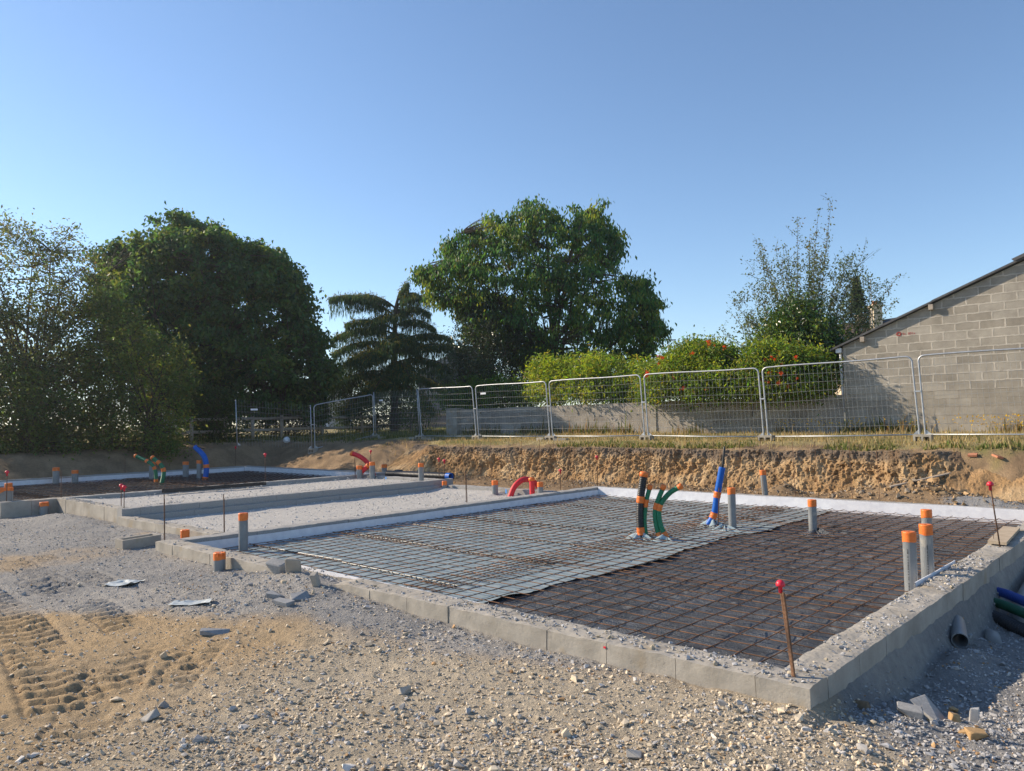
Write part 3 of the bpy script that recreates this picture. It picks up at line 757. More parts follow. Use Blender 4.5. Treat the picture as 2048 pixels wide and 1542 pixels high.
# ------------------------------------------------------------------ reinforcing mesh
def mesh_sheet(label, x0, x1, y0, y1, z, seed, m=None, dx=.20, dy=.20, rad=.0043):
    r = np.random.default_rng(seed)
    loc = (x0, y0, z)
    mb = MB(); ax, by = x1 - x0, y1 - y0
    sk = r.normal(0, .012)
    def sag(X, Y): return .014 * fbm((X + x0) * .9, (Y + y0) * .9, octv=2, seed=seed) + .006
    for yy in np.arange(.03, by, dy):
        X = np.linspace(-r.uniform(.0, .12), ax + r.uniform(0, .12), int(ax / .3) + 2); Y = yy + sk * X + .004 * r.normal(size=len(X))
        mb.tube(np.stack([X, Y, sag(X, Y)], 1), rad, 5)
    for xx in np.arange(.08, ax, dx):
        Y = np.linspace(-r.uniform(0, .08), by + r.uniform(0, .08), int(by / .3) + 2); X = xx - sk * Y + .004 * r.normal(size=len(Y))
        mb.tube(np.stack([X, Y, sag(X, Y) + 2 * rad], 1), rad, 5)
    o = mb.build("rebar_mesh_sheet", m or M['rust'], loc=loc, smooth=True)
    return tag(o, label, "rebar mesh", "welded mesh sheets laid over the slabs")
rows = [(.30, 2.66), (2.42, 4.84), (4.62, 7.02), (6.80, 8.96)]
where = ["nearest the long left wall", "second from the long left wall", "second from the back wall", "against the back wall"]
for k, (a, b) in enumerate(rows):
    mesh_sheet(f"rusty welded mesh sheet over the pale blue film, {where[k]}", -7.98, -3.75, a, b, -.163 + .004 * (k % 2), 500 + k)
    mesh_sheet(f"rusty welded mesh sheet over the black film, {where[k]}", -4.25, -.32, a + .05, b + .04, -.152 + .004 * (k % 2), 520 + k)
for k, (a, b, w) in enumerate([(-2.2, 1.3, "its left end"), (1.1, 4.9, "its middle"), (4.7, 8.55, "its right end")]):
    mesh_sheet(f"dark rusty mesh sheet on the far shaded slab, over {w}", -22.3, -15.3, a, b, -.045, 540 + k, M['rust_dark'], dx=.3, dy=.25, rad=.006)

def spacer_proto():
    mb = MB(); n = 26; L = 2.0
    for k in range(n):
        x = (k + .5) * L / n
        mb.tube([(x - .028, -.018, 0), (x, 0, .038), (x + .028, .018, 0)], .0042, 4)
        mb.tube([(x - .028, .018, 0), (x, 0, .038), (x + .028, -.018, 0)], .0042, 4)
    mb.tube([(0, 0, .036), (L, 0, .036)], .0045, 5)
    return mb
sp0 = spacer_proto().build("mesh_spacer", M['black_duct'])
first = True
for yy in (1.15, 2.5, 3.7, 4.9, 6.1, 7.3, 8.4):
    for x0 in (-7.85, -5.75):
        if first: o = sp0; first = False
        else: o = sp0.copy(); COL.objects.link(o)
        o.location = (x0 + .12 * math.sin(yy * 9), yy + .05 * math.sin(x0 * 5 + yy), -.196); o.rotation_euler = (0, 0, .03 * math.sin(yy * 3 + x0))
        tag(o, "black zigzag spacer strip lying under the mesh on the pale blue film", "spacer strip", "black spacer strips under the mesh")

# ------------------------------------------------------------------ pipes with taped ends
def capped_pipe(label, x, y, z0, h, r=.055, lean=(0, 0), tape_h=.085, torn=0.0, name="floor_pipe", m=None, group="grey pipes taped shut with orange tape", seed=0):
    t = thing(name, label, "pipe", (x, y, z0), group)
    rr = np.random.default_rng(seed + int(abs(x * 100)))
    top = np.array([lean[0] * h, lean[1] * h, h])
    prof = np.linspace(0, 1, 5)[:, None] * top
    MB().tube(prof, r, 24).build("pipe_body", m or M['pvc'], t, smooth=False)
    n = 9; s = np.linspace(1 - tape_h / h, 1 + .006 / h, n)
    th = np.linspace(0, 2 * np.pi, 28, endpoint=False)
    ring = []
    for k, sk in enumerate(s):
        rad = r + .0025 + .0022 * fbm(np.cos(th) * 3 + k * .7, np.sin(th) * 3 + x, octv=3, seed=seed + 33)
        zz = sk * h + (.5 * torn * .02 * fbm(np.cos(th) * 2.5, np.sin(th) * 2.5, octv=2, seed=seed) if k == n - 1 else 0) + (-.012 * np.clip(fbm(np.cos(th) * 1.6 + 3, np.sin(th) * 1.6, octv=2, seed=seed + 4), -.6, 1) if k == 0 else 0)
        ring.append(np.stack([lean[0] * h * sk + rad * np.cos(th), lean[1] * h * sk + rad * np.sin(th), zz + 0 * th], -1))
    for q in (.8, .5, .2):
        ring.append(np.stack([top[0] + r * q * np.cos(th), top[1] + r * q * np.sin(th), h + .008 - .012 * (1 - q) * torn - .004 * (1 - q) + .004 * rr.normal(size=len(th)) * torn], -1))
    P = np.array(ring); P = np.concatenate([P, P[:, :1]], 1)
    mb = MB().grid(P.transpose(1, 0, 2))
    if torn > .5:
        for q in range(5):
            a = rr.uniform(0, 6.28); w = .02
            c = np.array([r * math.cos(a), r * math.sin(a), h])
            mb.add([c + (0, 0, -.02), c + (w, .004, .012), c + (w * 1.2, -.01, -.03)], np.array([[0, 1, 2]]))
    mb.build("tape_cap", M['tape'], t, smooth=True)
    return t

pa = capped_pipe("nearer of the two tall grey pipes standing side by side at the right wall", -.43, 3.38, -.22, .585, seed=1)
pb = capped_pipe("farther and taller of the two grey pipes side by side at the right wall", -.38, 3.72, -.22, .615, seed=2)
capped_pipe("grey pipe standing alone behind the side by side pair near the right wall", -.87, 5.66, -.22, .53, seed=3)
capped_pipe("grey pipe rising from a black film collar in the middle of the black sheet", -2.44, 6.32, -.22, .50, seed=4)
capped_pipe("tall grey pipe just right of the upright blue duct", -3.50, 6.10, -.22, .63, seed=5)
capped_pipe("tall dark grey pipe inside the far left corner of the mesh slab", -7.68, .86, -.22, .52, seed=6, r=.058)
capped_pipe("leaning grey pipe behind the back wall, in front of the clay bank", -4.53, 9.47, -.15, .58, lean=(-.08, .02), seed=7)
capped_pipe("short grey stub with torn orange tape outside the near left wall, in the rubble heap", -6.36, -.10, -.3, .36, seed=8, r=.062, torn=1.0, tape_h=.07)
capped_pipe("grey pipe near the left edge of the photo, behind a flat grey offcut", -16.9, .45, -.15, .50, r=.07, seed=9)
capped_pipe("taller of the two grey pipes in the shaded far slab near the left edge", -22.2, 2.85, -.1, .50, r=.085, seed=10)
capped_pipe("shorter of the two grey pipes in the shaded far slab near the left edge", -22.1, 3.30, -.1, .40, r=.085, seed=11)
capped_pipe("grey pipe in the far slab right behind the green ducts", -21.6, 5.22, -.1, .54, r=.085, seed=12)
capped_pipe("grey pipe in the far slab midway between green ducts and blue duct", -21.2, 6.05, -.1, .52, r=.085, seed=13)
capped_pipe("grey pipe in the far slab just left of the leaning blue duct", -20.15, 5.98, -.1, .58, r=.07, seed=14)
capped_pipe("grey pipe at the far corner of the upper terrace, left of the red ducts", -14.75, 7.75, .0, .36, r=.075, seed=15)
capped_pipe("tall grey pipe between the red ducts and the black pipe bundle", -14.35, 7.86, .0, .46, r=.072, seed=16)
capped_pipe("short grey pipe behind the upper terrace wall, beyond the black pipe bundle", -15.4, 9.05, .05, .26, r=.075, seed=17)
capped_pipe("grey pipe at the upper terrace's corner, in front of the black bundle's blue end", -12.25, 7.72, .02, .46, r=.065, seed=18)
capped_pipe("short grey pipe in the far corner of the lower gravel bay", -11.38, 7.68, -.14, .235, r=.055, seed=19)
capped_pipe("grey pipe in the lower gravel bay, left of the red arched duct", -9.64, 7.55, -.15, .33, r=.065, seed=20)
capped_pipe("grey pipe in the lower gravel bay, right of the red arched duct", -8.43, 7.62, -.15, .34, r=.06, seed=21)
capped_pipe("stub almost wholly wrapped in orange tape, outside the low sunlit wall of the lower bay", -8.72, .56, -.2, .235, r=.055, tape_h=.13, torn=.7, seed=22)
capped_pipe("low stub with orange tape in the corner below the far slab's wall end", -14.75, .52, -.2, .27, r=.075, tape_h=.07, torn=.7, seed=23)

# the maker's print running up the two nearest pipes, too worn to read
for t_, a_ in ((pa, -1.62), (pb, -1.25)):
    mb = MB(); rp_ = np.random.default_rng(5)
    for q in range(34):
        z = .06 + q * .0115
        if rp_.random() < .72: mb.box((.0556 * math.cos(a_), .0556 * math.sin(a_), z), (.0012, .005 + .006 * rp_.random(), .006), a_)
    mb.build("worn_print", M['black_duct'], t_)['kind'] = 'stuff'
# film collars at the feet of pipes
def collar(label, x, y, m, r=.11, h=.05, seed=0, z=-.185):
    th = np.linspace(0, 2 * np.pi, 40); q = np.linspace(0, 1, 9)
    TH, Q = np.meshgrid(th, q, indexing='ij')
    nz = fbm(np.cos(TH) * 2.2 + seed, np.sin(TH) * 2.2, octv=3, seed=seed + 60)
    rr = .05 + Q * (r * (1 + .5 * nz)); zz = h * (1 - Q) ** 1.3 * (1 + .9 * nz) + .018 * np.sin(TH * 7 + 4 * nz) * Q * (1 - Q) * 4
    tag(MB().grid(np.stack([x + rr * np.cos(TH), y + rr * np.sin(TH), z + zz], -1)).build("film_collar", m, smooth=True), label, "film collar", "crumpled film collars round pipe feet")
collar("crumpled black film collar at the foot of the middle grey pipe", -2.40, 6.30, M['black_film'], .17, .07, 1)
collar("pale blue film bunched at the foot of the black ribbed duct", -4.08, 4.60, M['film_blue_rag'], .16, .075, 2)
collar("pale blue film bunched at the foot of the two green ducts", -3.76, 4.74, M['film_blue_rag'], .17, .06, 3)
collar("pale blue film bunched at the foot of the blue duct", -3.86, 6.22, M['film_blue_rag'], .20, .10, 4)
collar("pale blue film bunched at the foot of the pipe beside the blue duct", -3.58, 6.02, M['film_blue_rag'], .17, .06, 5)

# ------------------------------------------------------------------ flexible ducts
def ribbed(mb, path, r, pitch=.014, seg=16, depth=.12):
    P = np.asarray(path, float); d = np.concatenate([[0], np.cumsum(np.linalg.norm(np.diff(P, axis=0), axis=1))])
    n = int(d[-1] / pitch * 4) + 1; s = np.linspace(0, d[-1], n)
    Q = np.stack([np.interp(s, d, P[:, k]) for k in range(3)], 1)
    mb.tube(Q, r * (1 + depth * .5 * np.sign(np.sin(2 * np.pi * s / pitch)) * np.abs(np.sin(2 * np.pi * s / pitch)) ** .5), seg)
    return mb
def duct(label, path, r, m, tapes=(), end=True, rib=.014, cat="duct", name="cable_duct", group=None, depth=.12):
    path = np.asarray(path, float); base = path[0].copy(); P = path - base
    t = thing(name, label, cat, tuple(base), group)
    ribbed(MB(), P, r, rib, depth=depth).build("duct_tube", m, t, smooth=True)
    d = np.concatenate([[0], np.cumsum(np.linalg.norm(np.diff(P, axis=0), axis=1))])
    at_ = lambda s: np.array([np.interp(s, d, P[:, k]) for k in range(3)])
    for s, ln in tapes:
        Q = np.array([at_(s - ln / 2 + ln * k / 6) for k in range(7)])
        rr = r * 1.1 + .003 * np.sin(np.arange(7) * 2.1 + s * 9)
        MB().tube(Q, rr, 16, cap=False).build("tape_band", M['tape'], t, smooth=True)
    if end:
        a = at_(d[-1]); v = a - at_(d[-1] - .02); v /= np.linalg.norm(v)
        Q = [a - v * .05, a - v * .02, a + v * .004, a + v * .016, a + v * .02]
        MB().tube(Q, [r * 1.14, r * 1.18, r * 1.2, r * .9, r * .3], 14).build("tape_end", M['tape'], t, smooth=True)
    return t
duct("upright black ribbed duct with three orange tape bands, standing on the blue film", spline([(-4.06, 4.62, -.2), (-4.08, 4.62, .1), (-4.06, 4.63, .4), (-4.02, 4.66, .70)], 30), .05, M['black_duct'], [(.13, .10), (.55, .09)], rib=.024)
duct("single green duct tied to the right of the upright black ribbed duct", spline([(-4.00, 4.65, -.2), (-4.035, 4.66, .05), (-4.01, 4.67, .3), (-3.95, 4.69, .53)], 30), .03, M['green_duct'], [(.5, .11)])
duct("left of the paired green ducts, nearly upright at its top", spline([(-3.84, 4.72, -.2), (-3.90, 4.72, .05), (-3.89, 4.72, .25), (-3.78, 4.75, .53)], 30), .032, M['green_duct'], [(.07, .09), (.47, .09)])
duct("right of the paired green ducts, bending over at its top", spline([(-3.74, 4.77, -.2), (-3.84, 4.74, .02), (-3.845, 4.74, .25), (-3.73, 4.80, .43), (-3.58, 4.86, .53)], 34), .034, M['green_duct'], [(.09, .09), (.47, .09)])
b = duct("upright blue duct on the mesh slab, thin black pipe coming out of its top", spline([(-3.95, 6.15, -.2), (-3.85, 6.22, 0), (-3.80, 6.25, .3), (-3.73, 6.29, .69)], 30), .048, M['blue_duct'], [(.22, .09), (.53, .09)], end=False, depth=.02, rib=.05)
MB().tube(np.array([(-3.74, 6.29, .60), (-3.72, 6.30, .75), (-3.70, 6.32, .97), (-3.695, 6.32, 1.00)]) - (-3.95, 6.15, -.2), [.018, .018, .017, .006], 10).build("inner_pipe", M['black_duct'], b, smooth=True)
tag(MB().tube([(-3.76, 6.16, -.19), (-3.745, 6.17, .1), (-3.735, 6.18, .40)], .007, 6).build("steel_rod", M['rust_dark']), "thin rusty rod standing against the upright blue duct", "rod")
b2 = duct("leaning blue duct with one orange band in the far shaded slab", spline([(-20.0, 6.08, -.1), (-19.98, 6.12, .25), (-20.05, 6.08, .6), (-20.35, 5.95, .88)], 24), .075, M['blue_duct'], [(.42, .1), (.06, .1)], end=False, depth=.02, rib=.06)
MB().tube(spline([(0, 0, .9), (-.40, -.15, 1.03), (-.62, -.25, 1.12)], 10) + (-.02, -.01, .02), .016, 6).build("inner_pipe", M['black_duct'], b2, smooth=True)
duct("farther left green duct of the far slab, curving over to the left", spline([(-20.0, 4.70, -.1), (-20.0, 4.68, .25), (-20.1, 4.58, .48), (-20.55, 4.35, .69)], 24), .048, M['green_duct'], [(.1, .08), (.45, .08), (.75, .08)], rib=.02)
duct("dark green duct of the far slab, right of the curving one", spline([(-19.45, 4.62, -.1), (-19.40, 4.66, .25), (-19.45, 4.60, .45), (-19.65, 4.45, .66)], 24), .055, M['green_duct'], [(.42, .1), (.66, .1)], rib=.02)
duct("red duct curving high to the left at the back of the upper terrace", spline([(-14.9, 8.3, -.1), (-14.95, 8.34, .1), (-15.19, 8.37, .36), (-15.42, 8.27, .56), (-15.68, 8.16, .66)], 24), .062, M['red_duct'], [], rib=.022, depth=.05)
duct("short red duct leaning beside the tall grey pipe at the back of the upper terrace", spline([(-14.85, 7.78, .0), (-14.75, 7.82, .2), (-14.58, 7.92, .37)], 14), .062, M['red_duct'], [], rib=.022, depth=.05)
duct("red duct arching over in the lower gravel bay", spline([(-9.22, 7.55, -.17), (-9.19, 7.66, .05), (-9.17, 7.82, .165), (-9.21, 8.05, .195), (-9.32, 8.37, .14), (-9.38, 8.59, .04), (-9.44, 8.82, -.12)], 40), .058, M['red_duct'], [], end=False, rib=.022, depth=.05)
duct("upright red duct with an orange taped top beside the red arch", spline([(-8.72, 7.70, -.15), (-8.72, 7.70, .1), (-8.73, 7.70, .255)], 12), .055, M['red_duct'], [], rib=.022, depth=.05)

# ducts and pipes leaving under the right-hand wall
duct("dark blue ribbed duct leaving the right wall above the green one", spline([(-.05, 4.42, -.27), (.12, 4.36, -.28), (.5, 4.05, -.34), (1.2, 3.5, -.45), (2.6, 2.9, -.62)], 26), .042, M['blue_ribbed'], end=False, rib=.018, group="ribbed ducts leaving the right wall")
duct("green ribbed duct leaving the right wall between the blue and the black one", spline([(-.05, 4.22, -.33), (.12, 4.14, -.335), (.5, 3.80, -.37), (1.2, 3.3, -.47), (2.6, 2.6, -.62)], 26), .042, M['green_ribbed_shaded'], end=False, rib=.018, group="ribbed ducts leaving the right wall")
duct("thick black ribbed duct lowest of the three leaving the right wall", spline([(-.05, 4.08, -.43), (.10, 3.98, -.435), (.5, 3.62, -.48), (1.2, 2.95, -.52), (2.4, 2.1, -.66)], 26), .062, M['black_duct'], end=False, rib=.026, group="ribbed ducts leaving the right wall", depth=.2)
tag(MB().tube([(.13, 6.4, -.28), (.20, 4.75, -.36), (.26, 3.9, -.53), (.28, 3.4, -.62)], .075, 20).build("drain_pipe", M['dirty_pvc'], smooth=True), "dusty grey pipe running along the foot of the right wall behind the ribbed ducts", "pipe")
tag(MB().tube([(.06, 3.72, -.52), (.16, 3.45, -.47), (.2, 3.3, -.50)], .06, 20).build("drain_pipe", M['dirty_pvc'], smooth=True), "grey pipe bend half buried below the black ribbed duct", "pipe")
# open stub
so, si = .058, .052
axis0, axis1 = np.array((.02, 2.92, -.255)), np.array((.13, 2.52, -.295))
v = axis1 - axis0
def open_end(mb, p0, p1, ro, ri, seg=28):
    p0, p1 = np.asarray(p0, float), np.asarray(p1, float); e = (p1 - p0) / np.linalg.norm(p1 - p0) * 2e-4
    return mb.tube([p0, p1], ro, seg, cap=False).tube([p0, p1], ri, seg, cap=False).tube([p1, p1 + e], [ro, ri], seg, cap=False)
mb = open_end(MB(), axis0, axis1, so, si)
tag(mb.build("open_pipe", M['pvc'], smooth=False), "open grey pipe stub poking out of the gravel beside the right wall", "pipe")
# cut in the wall round the ducts: a black plate paints its dark inside
tag(MB().box((.004, 4.25, -.36), (.012, .50, .26)).build("wall_opening_dark", M['black_duct']), "black plate standing for the dark opening where the ribbed ducts pass the right wall", "opening")

# ------------------------------------------------------------------ steel starter bars, capped stakes
def bar_mb(h, r=.006, lean=(0, 0), ribs=False):
    mb = MB()
    n = int(h / .012) if ribs else 3
    s = np.linspace(0, 1, n); P = np.stack([lean[0] * s * h, lean[1] * s * h, s * h], 1)
    rr = r * (1 + (.16 * (np.arange(n) % 2) if ribs else 0))
    return mb.tube(P, rr, 7)
def capped_bar(label, x, y, z, h, lean=(0, 0), r=.008, cap=.026, ribs=False):
    t = thing("capped_stake", label, "capped stake", (x, y, z), "steel stakes with red safety caps")
    bar_mb(h, r, lean, ribs).build("steel_bar", M['rust_dark'] if not ribs else M['rust'], t, smooth=not ribs)
    if ribs: bar_mb(h * .93, r, (lean[0] + .012, lean[1]), True).build("steel_bar", M['rust'], t, loc=(.009, -.008, 0))
    c = cap
    MB().lathe([(c * .42, -c * 1.9), (c * .46, -c * .5), (c * .95, -c * .42), (c, -.05 * c), (c * .86, c * .5), (c * .5, c * .82), (.001, c * .92)], 18, (lean[0] * h, lean[1] * h, h + c * .2)).build("safety_cap", M['red_cap'], t, smooth=True)
capped_bar("ribbed steel stake with red cap at the nearest corner of the slab", -.135, .125, -.05, .535, lean=(-.10, -.02), r=.0075, cap=.025, ribs=True)
capped_bar("thin stake with red cap standing by the board on the right wall", -.10, 5.36, -.05, .70, lean=(-.09, -.02), r=.0075, cap=.034)
for lab, x, y, z, h, ln in (
    ("red capped stake before the clay bank at the mesh slab's far corner", -8.28, 9.35, 0, .62, (0, 0)),
    ("red capped stake behind the grey pipe to the right of the red arch", -8.95, 8.9, -.1, .43, (0, 0)),
    ("right stake of the red capped pair at the upper step wall's far end", -11.72, 7.98, .1, .44, (.02, 0)),
    ("left stake of the red capped pair at the upper step wall's far end", -11.98, 8.05, .1, .47, (0, 0)),
    ("red capped stake on the wall in front of the far slab's dark mesh", -15.05, 5.25, .1, .66, (0, 0)),
    ("red capped stake beyond the far corner of the far slab", -22.9, 8.5, .05, .7, (0, 0)),
    ("left of the two red capped stakes standing together on the upper terrace corner", -12.24, 1.0, .0, .45, (0, 0)),
    ("right of the two red capped stakes standing together on the upper terrace corner", -11.70, .85, .0, .46, (.02, 0)),
    ("red capped stake at the left edge of the photo in front of a taped pipe", -15.05, -.02, .1, .56, (.02, 0)),
    ("thin red capped stake beside the red duct that curves high to the left", -14.75, 8.1, .1, .62, (.03, 0))):
    capped_bar(lab, x, y, z, h, ln, r=.007, cap=.036)
for lab, x, y, z, h in (("pair of thin steel bars at the far left corner of the mesh slab", -8.42, .16, -.05, .62), ("pair of thin steel bars in the lower bay beside the grey block wall", -8.45, .98, -.1, .60),
                        ("pair of thin steel bars on the corner of the upper terrace wall", -15.0, .88, .05, .62), ("pair of thin steel bars in the middle of the lower bay's long wall", -8.42, 5.55, -.1, .64),
                        ("pair of thin steel bars beyond the back wall of the far slab", -22.95, 4.95, .05, .55), ("pair of thin steel bars at the back of the upper terrace", -14.95, 7.75, .1, .46)):
    t = thing("starter_bar_pair", lab, "steel bars", (x, y, z), "pairs of thin starter bars")
    bar_mb(h, .006, (-.02, 0)).build("steel_bar", M['rust_dark'], t); bar_mb(h * .9, .006, (-.045, .01)).build("steel_bar", M['rust_dark'], t, loc=(.035, -.01, 0))
s0 = bar_mb(1.12, .0042).build("starter_bar", M['rust'])
k = 0
for xs, y in ((np.arange(-8.0, -2.2, .5), 9.42), (np.arange(-12.6, -8.3, .5), 9.5)):
    for xx in xs:
        o = s0 if k == 0 else s0.copy()
        if k: COL.objects.link(o)
        k += 1
        o.location = (xx + .04 * math.sin(xx * 31), y + .03 * math.sin(xx * 17), -.15); o.rotation_euler = (.02 * math.sin(xx * 7), .025 * math.sin(xx * 13), 0)
        tag(o, "thin bare rusty starter bar standing in the row before the clay bank", "starter bar", "thin starter bars before the bank")

# ------------------------------------------------------------------ debris
def gh(x, y): return float(ground_h(np.array([x]), np.array([y]))[0])
def lump(name, label, cat, x, y, dims, m, seed, rz=0, tilt=(0, 0), sink=.2, col=None, group=None, n=16):
    r = np.random.default_rng(seed); V, F = None, None
    bm = bmesh.new()
    for k in range(n):
        v = np.array([r.choice([-1, 1]) * r.uniform(.7, 1), r.choice([-1, 1]) * r.uniform(.7, 1), r.choice([-1, 1]) * r.uniform(.7, 1)]) * .5
        bm.verts.new(v * np.array(dims))
    res = bmesh.ops.convex_hull(bm, input=bm.verts[:])
    bmesh.ops.delete(bm, geom=[e for e in res['geom_interior'] if isinstance(e, bmesh.types.BMVert)], context='VERTS')
    bmesh.ops.bevel(bm, geom=bm.edges[:], offset=min(dims) * .06, segments=1, affect='EDGES')
    bmesh.ops.triangulate(bm, faces=bm.faces[:])
    bm.verts.index_update()
    V = np.array([v.co[:] for v in bm.verts]); F = np.array([[v.index for v in f.verts] for f in bm.faces]); bm.free()
    o = MB().add(V, F, None if col is None else np.array(col)).build(name, m, loc=(x, y, gh(x, y) + dims[2] * (.5 - sink)))
    o.rotation_euler = (tilt[0], tilt[1], rz)
    return tag(o, label, cat, group)
G1 = "broken stone slabs in the rubble heap"
SG = (.27, .275, .28)
lump("stone_slab", "flat grey slab lying leftmost in the rubble below the taped stub", "stone", -4.48, -.50, (.16, .11, .05), M['stone'], 1, .5, (.1, .1), .15, SG, G1)
lump("stone_slab", "flat grey slab lying rightmost in the rubble below the broken wall", "stone", -4.25, -.40, (.18, .12, .05), M['stone'], 2, 1.2, (.25, -.1), .1, SG, G1)
lump("stone_slab", "long flat grey slab at the front of the rubble group", "stone", -4.18, -.60, (.20, .09, .045), M['stone'], 3, .2, (.1, .05), .15, SG, G1)
lump("stone_slab", "long thin grey slab lying alone where the slate meets the tan earth", "stone", -4.05, -1.26, (.22, .075, .04), M['stone'], 4, .9, (.05, .1), .2, SG, G1)
lump("concrete_chunk", "grey mortar chunk left of the gap in the near left wall", "concrete chunk", -5.28, -.05, (.22, .17, .16), M['block'], 5, .4, (.1, .2), .25, None, "lumps of broken concrete by the wall gap")
lump("concrete_chunk", "tilted concrete fragment standing in the gap of the near left wall", "concrete chunk", -4.98, -.03, (.16, .08, .17), M['concrete'], 6, .2, (.25, .2), .2, None, "lumps of broken concrete by the wall gap")
lump("concrete_chunk", "small upright shard at the right end of the rubble heap", "concrete chunk", -4.42, -.14, (.06, .09, .16), M['concrete'], 7, .7, (.2, -.2), .25, None, "lumps of broken concrete by the wall gap")
lump("broken_block", "larger slanted piece of concrete block on the slate right of the near corner", "broken block", .38, .70, (.21, .17, .06), M['block'], 8, -.3, (.05, .42), .1, None, "pieces of broken concrete block")
lump("broken_block", "smaller square piece of concrete block in front of the slanted one", "broken block", .33, .50, (.13, .11, .075), M['block'], 9, .35, (.05, .1), .15, None, "pieces of broken concrete block")
lump("stone_block", "small pale block standing upright on the slate at the right", "stone", .56, .86, (.05, .04, .11), M['stone'], 10, .3, (.05, .05), .2, (.46, .45, .43))
for k, (x, y, s, lb) in enumerate([(.60, .50, .085, "ochre stone lying in front of the pale upright block"), (.66, .42, .10, "large ochre clod at the bottom right of the photo"), (.42, 1.02, .05, "small ochre stone behind the pale upright block"),
                               (.50, .72, .09, "crumbly ochre clod beside the pale upright block"), (.10, .50, .11, "brown stone at the foot of the right wall"), (-.42, -1.0, .075, "pale angular stone at the bottom of the photo below the corner"), (-1.9, -1.15, .075, "pale grey stone in the middle of the tan gravel"), (-2.75, -2.25, .085, "blue grey stone on the tan earth at the lower left")]):
    lump("loose_stone", lb, "stone", x, y, (s, s * .8, s * .6), M['stone'], 40 + k, k * .7, (.1 * k, .1), .25, (.42, .27, .13) if 'ochre' in lb else ((.26, .19, .12) if 'brown' in lb else (.36, .34, .31)), "single larger stones on the ground", n=14)
# a hollow block lying at the far left corner
t = thing("hollow_block", "hollow concrete block lying open side up outside the far left corner of the slab", "concrete block", (-8.90, .02, gh(-8.9, .02) + .055))
mb = MB(); Lx, Ly, Hh, w = .22, .50, .16, .035
mb.box((-Lx / 2 + w / 2, 0, 0), (w, Ly, Hh)); mb.box((Lx / 2 - w / 2, 0, 0), (w, Ly, Hh)); mb.box((0, -Ly / 2 + w / 2, 0), (Lx - 2 * w, w, Hh)); mb.box((0, Ly / 2 - w / 2, 0), (Lx - 2 * w, w, Hh)); mb.box((0, 0, -Hh / 2 + .015), (Lx - 2 * w, Ly - 2 * w, .03))
mb.build("block_shell", M['concrete'], t); t.rotation_euler = (.03, .02, .06)
# flat grey offcut at the left edge
t = thing("pipe_offcut", "flat grey offcut with orange tape over its top, standing at the left edge", "offcut", (-15.25, .02, -.28))
mb = MB(); prof = [(-.12, -.03), (-.11, .02), (-.04, .05), (.06, .05), (.12, .02), (.125, -.03)]
P = np.array([[(x, y, z) for z in (0, .3, .63)] for x, y in prof]); mb.grid(P); P2 = P.copy(); P2[..., 1] -= .02; mb.grid(P2[:, ::-1]); mb.grid(np.stack([P[:, -1], P2[:, -1]], 1))
mb.build("offcut_body", M['dirty_pvc'], t)
P = np.array([[(x * 1.06, y * 1.06 - .004, z) for z in (.585 - .05 * (x < -.1), .62, .648)] for x, y in prof]); P2 = P.copy(); P2[..., 1] -= .03
MB().grid(P).grid(P2[:, ::-1]).grid(np.stack([P[:, -1], P2[:, -1]], 1)).build("tape_strip", M['tape'], t); t.rotation_euler = (0, 0, .75)
# film scraps
def scrap(label, x, y, lx, ly, seed, rz):
    X, Y = np.meshgrid(np.linspace(-lx / 2, lx / 2, 18), np.linspace(-ly / 2, ly / 2, 14), indexing='ij')
    Z = .05 * np.abs(fbm(X * 6 + seed, Y * 7, octv=3, seed=seed)) + .07 * np.clip((X - lx * .25) / lx * 2, 0, 1) ** 2
    X = X + .03 * fbm(X * 5, Y * 5 + seed, octv=2, seed=seed + 1); Y = Y * (.7 + .3 * np.cos(X * 5)) + .02 * fbm(X * 6, Y * 6, octv=2, seed=seed + 2)
    o = MB().grid(np.stack([X, Y, Z], -1)).build("film_scrap", M['grey_film'], loc=(x, y, gh(x, y) + .008), smooth=False); o.rotation_euler[2] = rz
    tag(o, label, "film scrap", "torn scraps of pale blue film")
scrap("crumpled pale scrap of film beside the tread marks on the slate", -6.55, -1.02, .34, .24, 3, .5)
scrap("folded pale scrap of film lying on the slate nearer the rubble", -5.05, -1.0, .36, .15, 8, .75)
# planks and battens
t = thing("wooden_board", "pale sawn board lying on the right wall beside a red capped stake", "board", (-.19, 6.1, .03))
MB().box((0, 0, 0), (.17, 1.35, .032)).build("board", M['pale_wood'], t); MB().tube([(-.05, -.5, .01), (-.05, -.5, .06)], .003, 6).build("nail", M['rust_dark'], t); t.rotation_euler = (-.006, .03, .07)
o = MB().box((0, 0, 0), (.05, 1.15, .02)).build("wooden_batten", M['wood'], loc=(-2.2, 10.55, gh(-2.2, 10.55) + .05)); o.rotation_euler = (.18, .1, -.7); tag(o, "weathered batten half sunk in the clay pile below the bank", "batten")
for k, (x, y, z, s) in enumerate([(-1.55, 11.35, .58, .10), (-1.15, 11.3, .60, .13), (-2.0, 11.2, .45, .08)]):
    o = MB().box((0, 0, 0), (s * 1.4, s, .035)).build("terracotta_shard", M['terracotta'], loc=(x, y, gh(x, y) + .02)); o.rotation_euler = (.3, .2 * k, k)
    tag(o, ["orange terracotta shard in the middle of the bank's right slope", "larger orange terracotta shard high on the bank's right slope", "small terracotta shard low on the bank's right slope"][k], "shard", "terracotta shards in the bank")
